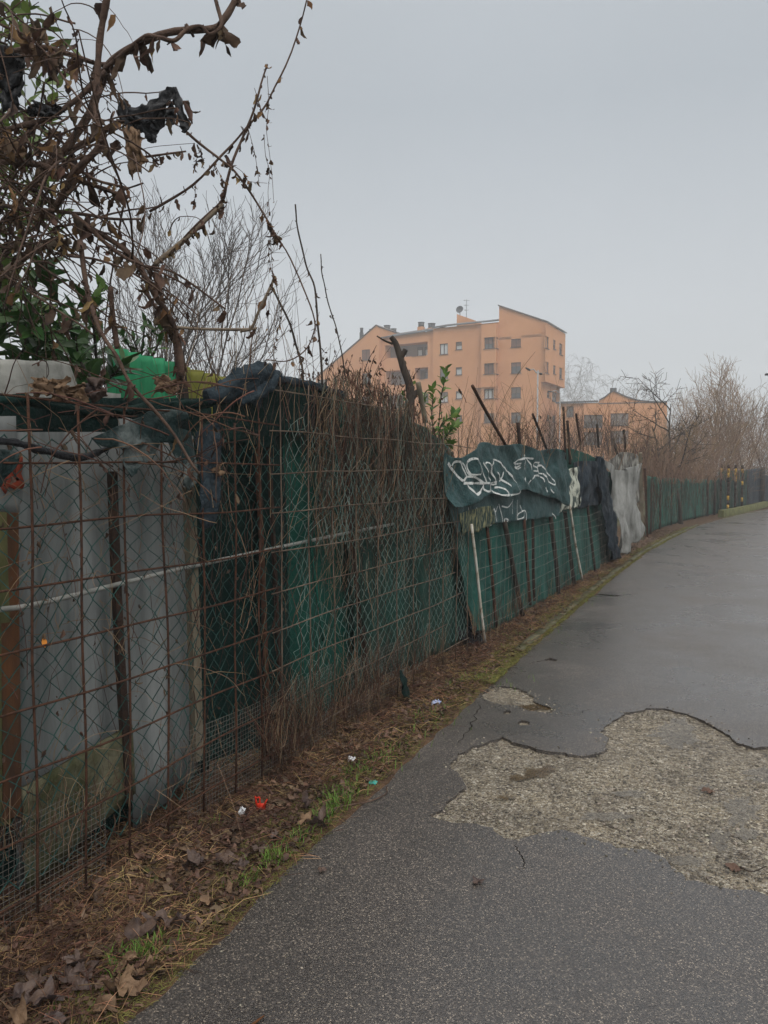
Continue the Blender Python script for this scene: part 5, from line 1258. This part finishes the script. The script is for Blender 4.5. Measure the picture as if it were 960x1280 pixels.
bare('bare_tree', 'tallest bare tree with long straight twigs at the picture edge', at(925, 42), 6.2, 47, 7, .36, 3, (8, 6, 4), .065, M['twigbrown'], M['bark'], fork=.24, up=.32, rmin=.008)
bare('bare_tree', 'bare spreading tree at the very edge over the blue sheeting', at(965, 44), 6.6, 49, 4, .38, 3, (6, 5, 4), .065, M['twigbrown'], M['bark'], fork=.28, up=.3, rmin=.009)
BS = [(812, 23, 2.6, 'red brown bush over the start of the far net fence', 'twigred'), (828, 27, 3.0, 'tan bush behind the teal net fence, in front of the orange house', 'twigbrown'), (845, 28.5, 2.9, 'purple brown bush at the foot of the crooked tree', 'twigred'), (860, 30, 3.5, 'upright tan bush in the middle of the far bend', 'twigbrown'),
      (876, 34, 3.6, 'dense brown bush left of the yellow painted posts', 'twigred'), (893, 36, 4.2, 'brown bush right behind the first yellow post', 'twigbrown'), (910, 38, 4.4, 'reddish bush behind the last yellow posts', 'twigred'), (928, 40, 4.2, 'tan bush over the dark blue sheeting', 'twigbrown'), (946, 42, 4.8, 'brown bush by the timber post', 'twigred'), (962, 45, 5.0, 'large brown bush filling the picture edge', 'twigbrown'),
      (800, 40, 4.4, 'thin pale bush in front of the far orange house', 'twigbrown'), (775, 36, 3.2, 'sparse bush below the windows of the far house', 'twigbrown'), (835, 48, 5.2, 'tall thin bush at the end of the far orange house', 'twigbrown'), (868, 50, 5.6, 'hazy bush far behind the crooked tree', 'twigred'), (735, 40, 2.8, 'sparse pale bush beneath the birch', 'twigbrown')]
for i, (u, d, H, lab, m_) in enumerate(BS):
    bare('bare_bush', lab, at(u, d), H, 60 + i, 13 if u > 805 else 8, .5, 2, (8, 5), .018, M[m_], M[m_], 'bush', 'bare bushes behind the far fence', fork=.3, up=.25, rmin=.0055, first=.15)
# dead leafy hedge mats right above the far fence
for i, (u, v, d, w) in enumerate(((812, 596, 20.6, .5), (826, 597, 22.8, .7), (842, 597, 24.5, .7), (858, 597, 26.2, .7), (874, 597, 28.6, .8), (890, 598, 31, .8))):
    bramble('dry_bramble', ('thick red brown bramble at the near end of the far net fence', 'second bramble tuft along the far net fence', 'third bramble tuft along the far net fence', 'bramble tuft in the middle of the far net fence', 'bramble tuft before the pale green net end', 'last bramble tuft by the first yellow post')[i], (u, v), d, 130, (.4, 1.1), (.005, .010), M['twigred'], .7, w, 2, group='brambles along the far net fence')
# ------------------------------------------------------------------ apartment block
def block_frame(u, d):
    k, _ = ks(u, 590); return k * d, d
class Bld:
    def __init__(s, lat, dep, ca, sa):     # facade runs along A (to the left), B goes away from the path
        s.lat, s.dep, s.ca, s.sa = lat, dep, ca, sa
        s.A = R * -ca + FH * sa; s.B = R * sa + FH * ca; s.O = R * lat + FH * dep
    def P(s, a, z, b=0.0): return s.O + s.A * a + s.B * b + V((0, 0, z))
    def sz(s, u, v, b=0.0):                # facade coordinate and height of a pixel
        k, sl = ks(u, v)
        a = (s.lat + s.sa * b - k * (s.dep + s.ca * b)) / (s.ca + k * s.sa)
        return a, EYE + sl * (s.dep + s.sa * a + s.ca * b)
    def bz(s, u, v, a0=0.0):
        k, sl = ks(u, v)
        b = (k * (s.dep + s.sa * a0) - s.lat + s.ca * a0) / (s.sa - k * s.ca)
        return b, EYE + sl * (s.dep + s.sa * a0 + s.ca * b)
def wall_open(mb, f, x0, x1, z0, z1, holes, depth, nin, mi=0):
    xs = sorted({x0, x1, *[h[0] for h in holes], *[h[1] for h in holes]}); zs = sorted({z0, z1, *[h[2] for h in holes], *[h[3] for h in holes]})
    for i in range(len(xs) - 1):
        for j in range(len(zs) - 1):
            cx, cz = (xs[i] + xs[i + 1]) / 2, (zs[j] + zs[j + 1]) / 2
            if any(h[0] < cx < h[1] and h[2] < cz < h[3] for h in holes): continue
            mb.poly([f(xs[i], zs[j]), f(xs[i + 1], zs[j]), f(xs[i + 1], zs[j + 1]), f(xs[i], zs[j + 1])], mi)
    for h in holes:
        c = [f(h[0], h[2]), f(h[1], h[2]), f(h[1], h[3]), f(h[0], h[3])]; dpt = h[4] if len(h) > 4 else depth
        for k in range(4):
            a, b = c[k], c[(k + 1) % 4]; mb.poly([a, b, b + nin * dpt, a + nin * dpt], mi)
def window(root, f, h, nin, depth, shut, kind, mullion=1):
    x0, x1, z0, z1 = h[:4]; fr = MB(); off = nin * (depth - .06); t = .07
    def bar(a0, a1, b0, b1, dd=.05, mi=0):
        c = (f(a0, b0) + f(a1, b1)) / 2 + off; ax = (f(a1, b0) - f(a0, b0)) / 2; az = (f(a0, b1) - f(a0, b0)) / 2; fr.box(c, ax, az, nin * dd, mi)
    bar(x0, x1, z1 - t, z1); bar(x0, x1, z0, z0 + t); bar(x0, x0 + t, z0 + t, z1 - t); bar(x1 - t, x1, z0 + t, z1 - t)
    for i in range(mullion):
        xm = x0 + (x1 - x0) * (i + 1) / (mullion + 1); bar(xm - t / 2, xm + t / 2, z0 + t, z1 - t, .045)
    zs = z1 - t - (z1 - z0 - 2 * t) * shut
    if shut > .02:
        n = max(3, int((z1 - t - zs) / .12))
        for i in range(n):
            a = zs + (z1 - t - zs) * i / n; b = zs + (z1 - t - zs) * (i + 1) / n; bar(x0 + t, x1 - t, a + .012, b, .03 if shut < 1 else .03, 1)
    sl = MB()
    w = fr.build('window', [M['frame'], M['shutter' if kind == 's' else 'shuttergrey']], root, smooth=False)
    if shut < .98:
        pm = MB(); q = nin * (depth + .002)
        pm.box((f(x0 + t, z0 + t) + f(x1 - t, z1 - t)) / 2 + q, (f(x1 - t, z0) - f(x0 + t, z0)) / 2, (f(x0, z1 - t) - f(x0, z0 + t)) / 2, nin * .02)
        pm.build('pane', M['glass' if kind != 'w' else 'curtain'], w, smooth=False)
    ss = MB(); ss.box((f(x0 - .08, z0 - .05) + f(x1 + .08, z0 - .003)) / 2 - nin * .03, (f(x1 + .08, z0) - f(x0 - .08, z0)) / 2, V((0, 0, .022)), nin * .08)
    ss.build('sill', M['trim'], w, smooth=False)

b1 = Bld(18.2, 89.5, .876, .482)
ap = empty('apartment_block', b1.P(8, 0, 4), 'big orange rendered apartment block of several storeys behind the fence', 'building')
nin = b1.B
S_ = lambda u, v=520, b=0: b1.sz(u, v, b)[0]
Z_ = lambda u, v, b=0: b1.sz(u, v, b)[1]
def px_rect(u0, u1, v0, v1, b=0):
    um, vm = (u0 + u1) / 2, (v0 + v1) / 2
    return [S_(u1, vm, b), S_(u0, vm, b), Z_(um, v1, b), Z_(um, v0, b)]
DB = 9.6
wl = MB(); sB = S_(623.5, 440); sMid = S_(541, 440); sG = S_(471, 440)
wins = []
# right block (front)
holes_R = []
for k, (v0, v1) in enumerate(((420, 434), (453, 466.6), (484, 497.5), (515.5, 528.5))):
    h = px_rect(638.8, 651, v0, v1); holes_R.append(h); wins.append((h, 0, .2, (1.0, .35, .55, .3)[k], 'ssgg'[k], 1))
zR0 = Z_(676, 401); zR1 = Z_(620, 383)
f0 = lambda a, z: b1.P(a, z, 0)
wall_open(wl, f0, -.0, sB, 0, 17.2, holes_R, .2, nin)
wl.poly([b1.P(0, 17.2), b1.P(sB, 17.2), b1.P(sB, zR1), b1.P(0, zR0)])
# upper overhang end face, 0.7 m proud of the lower end wall
zO = Z_(670, 478); a1 = -.62
wl.poly([b1.P(a1, zO, -.02), b1.P(0, zO, -.02), b1.P(0, zR0, -.02), b1.P(a1, zR0 - .3, -.02)])
fE = lambda b, z: b1.P(a1, z, b)
holes_E = []
for (u0, u1), rows_ in (((681.8, 686), ((420.6, 435.6), (452.5, 466.6))), ((691.6, 694.6), ((425, 436.6), (456.8, 467.5))), ((699.2, 703), ((429.6, 443.5), (460, 473.5)))):
    for k, (v0, v1) in enumerate(rows_):
        um, vm = (u0 + u1) / 2, (v0 + v1) / 2
        bb0, bb1 = b1.bz(u0, vm, a1)[0], b1.bz(u1, vm, a1)[0]; h = [bb0, bb1, b1.bz(um, v1, a1)[1], b1.bz(um, v0, a1)[1]]
        holes_E.append(h); wins.append((h, 'E', .2, (1, 1, .5, .3, .4, .6)[len(holes_E) - 1], 'gssgsg'[len(holes_E) - 1], 0))
DB = b1.bz(706.5, 440, a1)[0]
zEnd = b1.bz(706.5, 417, a1)[1]
wall_open(wl, fE, -.02, DB, zO, min(zR0 - .3, zEnd) - .02, holes_E, .2, b1.A)
zt = min(zR0 - .3, zEnd) - .02
wl.poly([b1.P(a1, zt, -.02), b1.P(a1, zt, DB), b1.P(a1, zEnd, DB), b1.P(a1, zR0 - .3, -.02)])
wl.poly([b1.P(a1, zO, -.02), b1.P(a1, zO, DB), b1.P(0.3, zO, DB), b1.P(.3, zO, -.02)])
fL = lambda b, z: b1.P(0.02, z, b)
holes_L = []
for (u0, u1, v0, v1) in ((684, 687.5, 490, 497), (690.5, 696.5, 490, 502), (684, 687.5, 518.5, 526), (691, 695, 520, 528)):
    um, vm = (u0 + u1) / 2, (v0 + v1) / 2; h = [b1.bz(u0, vm, 0)[0], b1.bz(u1, vm, 0)[0], b1.bz(um, v1, 0)[1], b1.bz(um, v0, 0)[1]]; holes_L.append(h); wins.append((h, 'L', .2, .5, 'g', 0))
wall_open(wl, fL, .02, DB - 1.2, 0, zO - .01, holes_L, .2, b1.A)
wl.poly([b1.P(sB, 16, 0), b1.P(sB, zR1, 0), b1.P(sB, zR1 - .3, DB), b1.P(sB, 16, DB)])
# middle part, with two loggias at its left and a column of corner bay windows at its right
b_m = 0.0; b_l = .02
holes_M = []
for k, (v0, v1) in enumerate(((429.5, 443), (460, 473), (490, 503))):
    h = px_rect(549.8, 559.8, v0, v1); holes_M.append(h); wins.append((h, 0, .2, (0, .4, .45)[k], 'wgw'[k], 1))
for k, (v0, v1) in enumerate(((427.3, 437), (459, 468.6), (489, 498.5), (519, 529))):
    h = px_rect(569.6, 577.4, v0, v1); holes_M.append(h); wins.append((h, 0, .2, (.5, .2, .2, .4)[k], 'wwwg'[k], 0))
zEave = (Z_(541, 413.5) + Z_(620, 400)) / 2
wall_open(wl, f0, sB, sMid, 0, zEave, holes_M, .2, nin)
logg = [px_rect(481, 534.5, 429.5, 446), px_rect(482, 512.5, 463, 481), px_rect(518.5, 535, 459.5, 473.8), px_rect(480, 505, 493, 510), px_rect(524, 535.5, 491, 505)]
bl = .45; fLg = lambda a, z: b1.P(a, z, bl)
logg = [[S_(r[1], (r[2] + r[3]) / 2, bl), S_(r[0], (r[2] + r[3]) / 2, bl), Z_((r[0] + r[1]) / 2, r[3], bl), Z_((r[0] + r[1]) / 2, r[2], bl), 1.6] for r in ((481, 534.5, 429.5, 446), (482, 512.5, 463, 481), (518.5, 535, 459.5, 473.8), (480, 505, 493, 510), (524, 535.5, 491, 505))]
zL = zEave - .25
sMl = S_(541, 440, bl)
wall_open(wl, fLg, sMid + .0, sG + .0, 0, zL, logg, 1.6, nin)
wl.poly([b1.P(sMid, 0, 0), b1.P(sMid, 0, bl), b1.P(sMid, zEave, bl), b1.P(sMid, zEave, 0)])
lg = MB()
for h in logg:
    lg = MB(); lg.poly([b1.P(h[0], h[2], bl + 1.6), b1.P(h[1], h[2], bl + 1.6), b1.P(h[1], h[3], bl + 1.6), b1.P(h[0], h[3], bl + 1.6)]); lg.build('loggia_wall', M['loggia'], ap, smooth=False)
for i, (h, sp_) in enumerate(zip(logg, ((.05, .22, .6), (.3,), (.3,), (.2,), (.3,)))):
    for t in sp_:
        w = (h[1] - h[0]) * (.12 if i == 0 else .3); x = h[0] + (h[1] - h[0]) * t
        wins.append(([x, x + w, h[2] + .02, h[3] - .4], 'G', 1.45, .25, 'w' if i == 0 else 'g', 0))
# bay column
bay = MB(); bd = .9; sb0, sb1 = S_(623.4, 440, -bd), S_(601.5, 440, -bd)
sb0 = sB + .02; fB = lambda a, z: b1.P(a, z, -bd)
zb = Z_(610, 483, -bd)
hb = []
for k, (v0, v1) in enumerate(((421.5, 435.6), (454, 467.5), (485.7, 498.3), (516.5, 528.5))):
    h = [sb0 + .07, sb1 - .35, Z_(612, v1, -bd), Z_(612, v0, -bd), .35]; hb.append(h); wins.append((h, 'B', .35, (.55, 1, .1, .6)[k], 'sswg'[k], 2))
wall_open(wl, fB, sb0, sb1, 0, zEave - .3, hb, .35, nin)
fS = lambda b, z: b1.P(sb0, z, b)
hside = [[-bd + .07, -.22, h[2], h[3], .3] for h in hb]
wall_open(wl, fS, -bd, -.01, 0, zEave - .3, hside, .3, b1.A)
for k, h in enumerate(hside): wins.append((h, 'S', .3, (.55, 1, .1, .6)[k], 'sswg'[k], 0))
wl.poly([b1.P(sb1, 0, -bd), b1.P(sb1, 0, -.01), b1.P(sb1, zEave - .3, -.01), b1.P(sb1, zEave - .3, -bd)])
wl.poly([b1.P(sb0, zEave - .3, -bd), b1.P(sb1, zEave - .3, -bd), b1.P(sb1, zEave - .3, -.01), b1.P(sb0, zEave - .3, -.01)])
# ledge under the upper bays
wl.box(b1.P((sb0 + sb1 + .9) / 2, zb, -bd / 2 - .1), b1.A * ((sb1 - sb0) / 2 + .45), b1.B * (bd / 2 + .08), V((0, 0, .11)))
# gable block
bg = -.35; fG = lambda a, z: b1.P(a, z, bg)
sGr = S_(473.5, 440, bg); sPk = S_(470.5, 407, bg); zPk = Z_(470.5, 407, bg); sLe = S_(395, 472, bg); zLe = Z_(395, 473, bg)
hg = []
for (u0, u1, v0, v1, sh_, kd) in ((452.2, 462.6, 437, 450, 1, 's'), (453, 463.6, 466.6, 480, .45, 'g'), (396.5, 409, 474.5, 485, .3, 'g'), (452.5, 463, 496, 508, .5, 'g')):
    h = px_rect(u0, u1, v0, v1, bg); hg.append(h); wins.append((h, 'A', .2, sh_, kd, 1))
sl = lambda a: zPk + (zLe - zPk) * (a - sPk) / (sLe - sPk)
xm = hg[0][1] + .4; zc = sl(xm)
wall_open(wl, fG, sGr, xm, 0, zc, [hg[0], hg[1], hg[3]], .2, nin)
wl.poly([fG(sGr, zc), fG(xm, zc), fG(sPk, zPk), fG(sGr, zPk - .25)])
wall_open(wl, fG, xm, sLe, 0, zLe, [hg[2]], .2, nin)
wl.poly([fG(xm, zLe), fG(sLe, zLe), fG(xm, zc)])
for s, zt_ in ((sGr, zPk - .25), (sLe, zLe)): wl.poly([b1.P(s, 0, bg), b1.P(s, 0, DB), b1.P(s, zt_, DB), b1.P(s, zt_, bg)])
wl.poly([b1.P(sLe, 0, DB), b1.P(0, 0, DB), b1.P(0, zEnd, DB), b1.P(sLe, zLe, DB)])
o = wl.build('wall', M['render'], ap, smooth=False)
fs = {0: (f0, nin), 'E': (fE, b1.A), 'L': (fL, b1.A), 'B': (fB, nin), 'S': (fS, b1.A), 'A': (fG, nin), 'G': (fLg, nin)}
for h, key, dp, shut, kd, mu in wins: window(ap, fs[key][0], h, fs[key][1], dp, shut, kd, mu)
# roofs
def slab(name, q, t, m, up=V((0, 0, 1))):
    mb = MB(); b = len(mb.v); mb.v += q + [p + up * t for p in q]
    mb.f += [(3, 2, 1, 0), (4, 5, 6, 7)] + [(i, (i + 1) % 4, 4 + (i + 1) % 4, 4 + i) for i in range(4)]; mb.m += [0] * 6
    return mb.build(name, m, ap, smooth=False)
rf = slab('roof', [b1.P(sB + .05, zEave + .02, -.5), b1.P(sMid, zEave + .02, -.35), b1.P(sMid, zEave + 1.15, 4.5), b1.P(sB + .05, zEave + 1.15, 4.5)], .14, M['roof'])
slab('roof', [b1.P(sMid + .05, zL + .02, .1), b1.P(sGr - .05, zL - .3, .1), b1.P(sGr - .05, zL + .85, 4.5), b1.P(sMid + .05, zL + 1.25, 4.5)], .14, M['roof'])
slab('roof', [b1.P(a1 - .15, zR0 - .28, -.2), b1.P(sB + .1, zR1 + .03, -.2), b1.P(sB + .1, zR1 + .03, DB), b1.P(a1 - .15, zEnd + .03, DB + .2)], .13, M['trim'])
slab('roof', [b1.P(sGr - .1, zPk - .22, bg - .15), b1.P(sPk, zPk + .03, bg - .15), b1.P(sPk, zPk + .03, DB), b1.P(sGr - .1, zPk - .22, DB)], .1, M['trim'])
slab('roof', [b1.P(sPk, zPk + .03, bg - .15), b1.P(sLe + .25, zLe - .12, bg - .15), b1.P(sLe + .25, zLe - .12, DB), b1.P(sPk, zPk + .03, DB)], .1, M['trim'])
# stair head behind, with dish and aerial
sh0, sh1 = S_(595, 395, 5), S_(571, 395, 5); zs0, zs1 = Z_(595, 401, 5), Z_(571, 392.5, 5)
mb = MB(); q = [b1.P(sh0, zEave - 1, 5), b1.P(sh1, zEave - 1, 5), b1.P(sh1, zs1, 5), b1.P(sh0, zs0, 5)]
mb.v = q + [p + b1.B * 3 for p in q]; mb.f = [(0, 1, 2, 3), (7, 6, 5, 4)] + [(i, 4 + i, 4 + (i + 1) % 4, (i + 1) % 4) for i in range(4)]; mb.m = [0] * 6
mb.build('stair_head', M['render'], ap, smooth=False)
c = b1.P(S_(575, 387, 5.5), Z_(575, 387.5, 5.5), 5.5); mb = MB(); axn = (-FH + R * -.5 + V((0, 0, .35))).normalized(); e1 = axn.orthogonal().normalized(); e2 = axn.cross(e1)
mb.grid([[c + (e1 * math.cos(a * .3927) + e2 * math.sin(a * .3927)) * (.5 * r) + axn * (.18 * r * r) for a in range(16)] for r in (.02, .35, .7, 1.0)], closed=True)
mb.tube([c, c - V((0, 0, .8))], .05, .05, 6); mb.tube([c + axn * .15 - V((0, 0, .45)), c + axn * .55], .025, .02, 5)
tag(mb.build('satellite_dish', M['darkmetal']), 'grey satellite dish on the roof of the orange block', 'dish')
c = b1.P(S_(583, 395, 6), Z_(583, 396, 6), 6); h = Z_(583, 374.5, 6) - c.z; mb = MB(); mb.tube([c - V((0, 0, .6)), c + V((0, 0, h))], .035, .03, 5)
for k, w in enumerate((.42, .34, .3)):
    q = c + V((0, 0, h * (.95 - .28 * k))); mb.tube([q - R * w, q + R * w], .022, .022, 4); mb.tube([q - R * w * .5 - V((0, 0, .12)), q - R * w * .5 + V((0, 0, .12))], .018, .018, 4)
tag(mb.build('aerial', M['darkmetal']), 'thin television aerial on the roof of the orange block', 'aerial')
for (u, vt, vb, w, d_, cap_) in ((526.5, 403, 416, .75, 4, 1), (539.5, 404.5, 416, .85, 4, 1), (452, 410, 424, .4, 2, 0), (484, 407, 414, .8, 5, 1), (492, 411, 416, .7, 4.5, 0), (463.3, 411.5, 418, .35, 3, 0)):
    a = S_(u, vt, d_); z1, z0 = Z_(u, vt, d_), Z_(u, vb, d_) - 1.0; p = b1.P(a, 0, d_); mb = MB(); fl_ = cap_ == 1
    mb.box(p + V((0, 0, (z0 + z1 - .6) / 2)), b1.A * w / 2, b1.B * w / 2, V((0, 0, (z1 - .6 - z0) / 2)))
    mb.build('chimney', M['render'] if fl_ else M['darkmetal'], ap, smooth=False) if True else None
    mb = MB(); mb.tube([p + V((0, 0, z1 - .598)), p + V((0, 0, z1 - .05))], w * .52, w * .52, 12); mb.tube([p + V((0, 0, z1 - .048)), p + V((0, 0, z1))], w * .62, w * .62, 12)
    mb.build('chimney_cap', M['roof'] if fl_ else M['darkmetal'], ap)

# ------------------------------------------------------------------ second house
b2 = Bld(31.0, 84.0, .97, .243)
ho = empty('orange_house', b2.P(5, 0, 3), 'lower orange house with a curved gable, half hidden by bare bushes', 'building')
wl = MB(); f2 = lambda a, z: b2.P(a, z, 0)
T = lambda u, v: b2.sz(u, v, 0)
aR = T(834, 503)[0]; aL = T(749, 500)[0]; aLL = T(700, 503)[0]
hs = []; ws = []
for (u0, u1, v0, v1) in ((730, 753.2, 518.6, 534.5), (763.2, 785.6, 516.6, 532), (763.2, 785.6, 538.5, 554.5), (730, 753.2, 540, 556)):
    um, vm = (u0 + u1) / 2, (v0 + v1) / 2; hs.append([T(u1, vm)[0], T(u0, vm)[0], T(um, v1)[1], T(um, v0)[1]])
zt = T(790, 503.5)[1]
wall_open(wl, f2, aR, aL, 0, zt, [h for h in hs], .25, b2.B)
# curved gable
prof = [T(u, v) for u, v in ((749, 500), (756, 496), (762, 491), (767, 488.5), (775, 492), (785, 496.5), (797, 500), (808, 501.5), (834, 502.5))]
for (a0, z0), (a1_, z1_) in zip(prof, prof[1:]): wl.poly([b2.P(a0, zt), b2.P(a1_, zt), b2.P(a1_, z1_), b2.P(a0, z0)])
wl.poly([b2.P(aL, 0, 0), b2.P(aL, 0, 8), b2.P(aL, prof[0][1], 8), b2.P(aL, prof[0][1], 0)])
wl.poly([b2.P(aR, 0, 0), b2.P(aR, 0, 8), b2.P(aR, prof[-1][1], 8), b2.P(aR, prof[-1][1], 0)])
fb = lambda a, z: b2.P(a, z, 2.0)
zb2 = b2.sz(720, 504, 2)[1]; aLL = b2.sz(697, 504, 2)[0]
hz = [b2.sz(717, 512, 2)[0], b2.sz(708, 512, 2)[0], b2.sz(712, 521, 2)[1], b2.sz(712, 508, 2)[1]]
wall_open(wl, fb, aL + .01, aLL, 0, zb2, [hz], .25, b2.B)
wl.poly([b2.P(aLL, 0, 2), b2.P(aLL, 0, 8), b2.P(aLL, zb2, 8), b2.P(aLL, zb2, 2)])
wl.build('wall', M['render2'], ho, smooth=False)
for h, k in zip(hs, (.5, 1, .6, .8)): window(ho, f2, h, b2.B, .25, k, 'g', 2)
window(ho, fb, hz, b2.B, .25, .3, 'g', 1)
mb = MB(); mb.grid([[b2.P(a, z + .05, -.15) for a, z in prof], [b2.P(a, z + .05, .7) for a, z in prof]]); o = mb.build('roof', M['roof'], ho, smooth=False); o.modifiers.new('thick', 'SOLIDIFY').thickness = .12
mb = MB(); q = [b2.P(aL + .05, zb2 + .03, 1.6), b2.P(aLL + .2, zb2 - .02, 1.6), b2.P(aLL + .2, zb2 + .25, 5), b2.P(aL + .05, zb2 + .35, 5)]; mb.poly(q); o = mb.build('roof', M['roof'], ho, smooth=False); o.modifiers.new('thick', 'SOLIDIFY').thickness = .2
a, z = T(767, 486); mb = MB(); mb.box(b2.P(a, z - .2, .8), b2.A * .35, b2.B * .35, V((0, 0, .35))); mb.build('chimney', M['roof'], ho, smooth=False)
mb = MB(); mb.box(b2.P(T(790, 503)[0], T(790, 503.5)[1], -.03), b2.A * ((aL - aR) / 2), b2.B * .025, V((0, 0, .05))); mb.build('string_course', M['trim'], ho, smooth=False)

# ------------------------------------------------------------------ lamp posts
def lamp(u, d, vt, label, arms, m='whitemetal'):
    p = pt(u, 590, d); base = V((p.x, p.y, 0)); zt = pt(u, vt, d).z
    root = empty('street_lamp', base, label, 'street lamp'); mb = MB()
    mb.tube([base, base + V((0, 0, 1)), base + V((0, 0, zt))], [.07, .055, .04], None, 8); mb.build('pole', M[m], root)
    for (du, dv, u1, v1, hl) in arms:
        mb = MB(); a = pt(u, dv, d); b = pt(u1, v1, d); mid = a.lerp(b, .5) + V((0, 0, .12)); mb.tube(catmull([a, mid, b], 8), .035, .03, 6); ar = mb.build('arm', M[m], root)
        if hl:
            dr = (b - a).normalized(); mb = MB(); c = b + dr * hl * .4
            mb.grid([[b + dr * (hl * t) + FH * (w * math.cos(q)) + V((0, 0, .06 * s * math.sin(q) - .02)) for q in [k * math.pi / 5 for k in range(10)]] for t, w, s in ((0, .03, .4), (.15, .11, 1), (.6, .14, 1.0), (.95, .08, .7), (1, .02, .3))], closed=True)
            mb.build('lamp_head', M['darkmetal'], root)
lamp(671, 42, 463, 'slim pale lamp post with two heads before the orange block', [(463, 466.5, 663, 462.5, .3), (463, 466, 674, 466.5, .18)])
lamp(699, 60, 491, 'small pale lamp post with a curved arm beside the orange block', [(491, 491, 690, 489.5, .35)])
# lamp just outside the frame whose head shows at the edge
p = at(985, 40); base = V((p.x, p.y, 0)); lp = empty('street_lamp', base, 'dark lamp head reaching in at the picture edge above the bare trees', 'street lamp')
mb = MB(); zt = pt(985, 466, 40).z; mb.tube([base, base + V((0, 0, zt))], .08, .05, 8); mb.build('pole', M['darkmetal'], lp)
mb = MB(); mb.tube([pt(985, 466, 40), pt(972, 466, 40), pt(962, 467.5, 40)], .04, .035, 6); mb.build('arm', M['darkmetal'], lp)
mb = MB(); mb.box(pt(961, 468, 40), R * .16, FH * .1, V((0, 0, .05))); mb.build('lamp_head', M['darkmetal'], lp)

# ------------------------------------------------------------------ the misty air
mb = MB(); mb.box(V((0, 30, 20)), V((300, 0, 0)), V((0, 300, 0)), V((0, 0, 21.2)))
hz_ = bpy.data.materials.new('haze'); hz_.use_nodes = True; nt = hz_.node_tree; nt.nodes.remove(nt.nodes['Principled BSDF'])
pv = nt.nodes.new('ShaderNodeVolumePrincipled'); pv.inputs['Color'].default_value = (.93, .95, .97, 1); pv.inputs['Density'].default_value = .0025; pv.inputs['Anisotropy'].default_value = .2
nt.links.new(pv.outputs[0], nt.nodes['Material Output'].inputs['Volume'])
tag(mb.build('haze', hz_, smooth=False), kind='stuff')

# ------------------------------------------------------------------ light
w = bpy.data.worlds.new('World'); scn.world = w; w.use_nodes = True
nt = w.node_tree; N = nt.nodes; L = nt.links; bg_ = N['Background']
SUN_EL, SUN_AZ = rad(46), rad(140)       # hidden in the cloud behind the photographer
sky = N.new('ShaderNodeTexSky'); sky.sky_type = 'NISHITA'; sky.sun_disc = False; sky.sun_elevation = SUN_EL; sky.sun_rotation = SUN_AZ; sky.dust_density = 4; sky.air_density = 1.2
hs_ = N.new('ShaderNodeHueSaturation'); hs_.inputs['Saturation'].default_value = .35; L.new(sky.outputs[0], hs_.inputs['Color'])
tc = N.new('ShaderNodeTexCoord'); sx = N.new('ShaderNodeSeparateXYZ'); L.new(tc.outputs['Generated'], sx.inputs[0])
rp = N.new('ShaderNodeValToRGB'); cr = rp.color_ramp
cr.elements[0].position = 0.0; cr.elements[0].color = (4.05, 4.3, 4.55, 1); cr.elements[1].position = 1.0; cr.elements[1].color = (16.6, 16.2, 15.6, 1)
for p_, c_ in ((.20, (4.1, 4.38, 4.68)), (.42, (3.15, 3.48, 3.82)), (.56, (3.5, 3.8, 4.1)), (.75, (11.5, 11.3, 11.0))):
    e = cr.elements.new(p_); e.color = (*c_, 1)
L.new(sx.outputs['Z'], rp.inputs[0])
cn = N.new('ShaderNodeTexNoise'); cn.inputs['Scale'].default_value = 2.2; cn.inputs['Detail'].default_value = 5; L.new(tc.outputs['Generated'], cn.inputs['Vector'])
cm = N.new('ShaderNodeMapRange'); cm.inputs[3].default_value = .93; cm.inputs[4].default_value = 1.07; L.new(cn.outputs['Fac'], cm.inputs[0])
dt = N.new('ShaderNodeVectorMath'); dt.operation = 'DOT_PRODUCT'; dt.inputs[1].default_value = (.77, -.64, 0); L.new(tc.outputs['Generated'], dt.inputs[0])
br = N.new('ShaderNodeMapRange'); br.interpolation_type = 'SMOOTHSTEP'; br.inputs[1].default_value = .25; br.inputs[2].default_value = .9; br.inputs[3].default_value = 1.0; br.inputs[4].default_value = 1.6; L.new(dt.outputs['Value'], br.inputs[0])
m2_ = N.new('ShaderNodeMath'); m2_.operation = 'MULTIPLY'; L.new(cm.outputs[0], m2_.inputs[0]); L.new(br.outputs[0], m2_.inputs[1])
mxc = N.new('ShaderNodeVectorMath'); mxc.operation = 'SCALE'; L.new(rp.outputs[0], mxc.inputs[0]); L.new(m2_.outputs[0], mxc.inputs['Scale'])
mx = N.new('ShaderNodeMix'); mx.data_type = 'RGBA'; mx.inputs[0].default_value = .9
L.new(hs_.outputs[0], mx.inputs[6]); L.new(mxc.outputs[0], mx.inputs[7]); L.new(mx.outputs[2], bg_.inputs['Color'])
bg_.inputs['Strength'].default_value = .1
sd = bpy.data.lights.new('sun', 'SUN'); sd.energy = 1.0; sd.angle = rad(35); sd.color = (1, .97, .93)
so = bpy.data.objects.new('sun', sd); COL.objects.link(so)
# sky azimuth is measured clockwise from +Y
dirv = V((math.sin(SUN_AZ) * math.cos(SUN_EL), math.cos(SUN_AZ) * math.cos(SUN_EL), math.sin(SUN_EL)))
so.rotation_euler = (-dirv).to_track_quat('-Z', 'Y').to_euler(); so.location = dirv * 60
vs = scn.view_settings; vs.view_transform = 'Standard'; vs.look = 'None'; vs.exposure = 0.5; vs.gamma = 1; vs.use_curve_mapping = False
scn.cycles.volume_max_steps = 64; scn.cycles.max_bounces = 6; scn.cycles.volume_bounces = 1
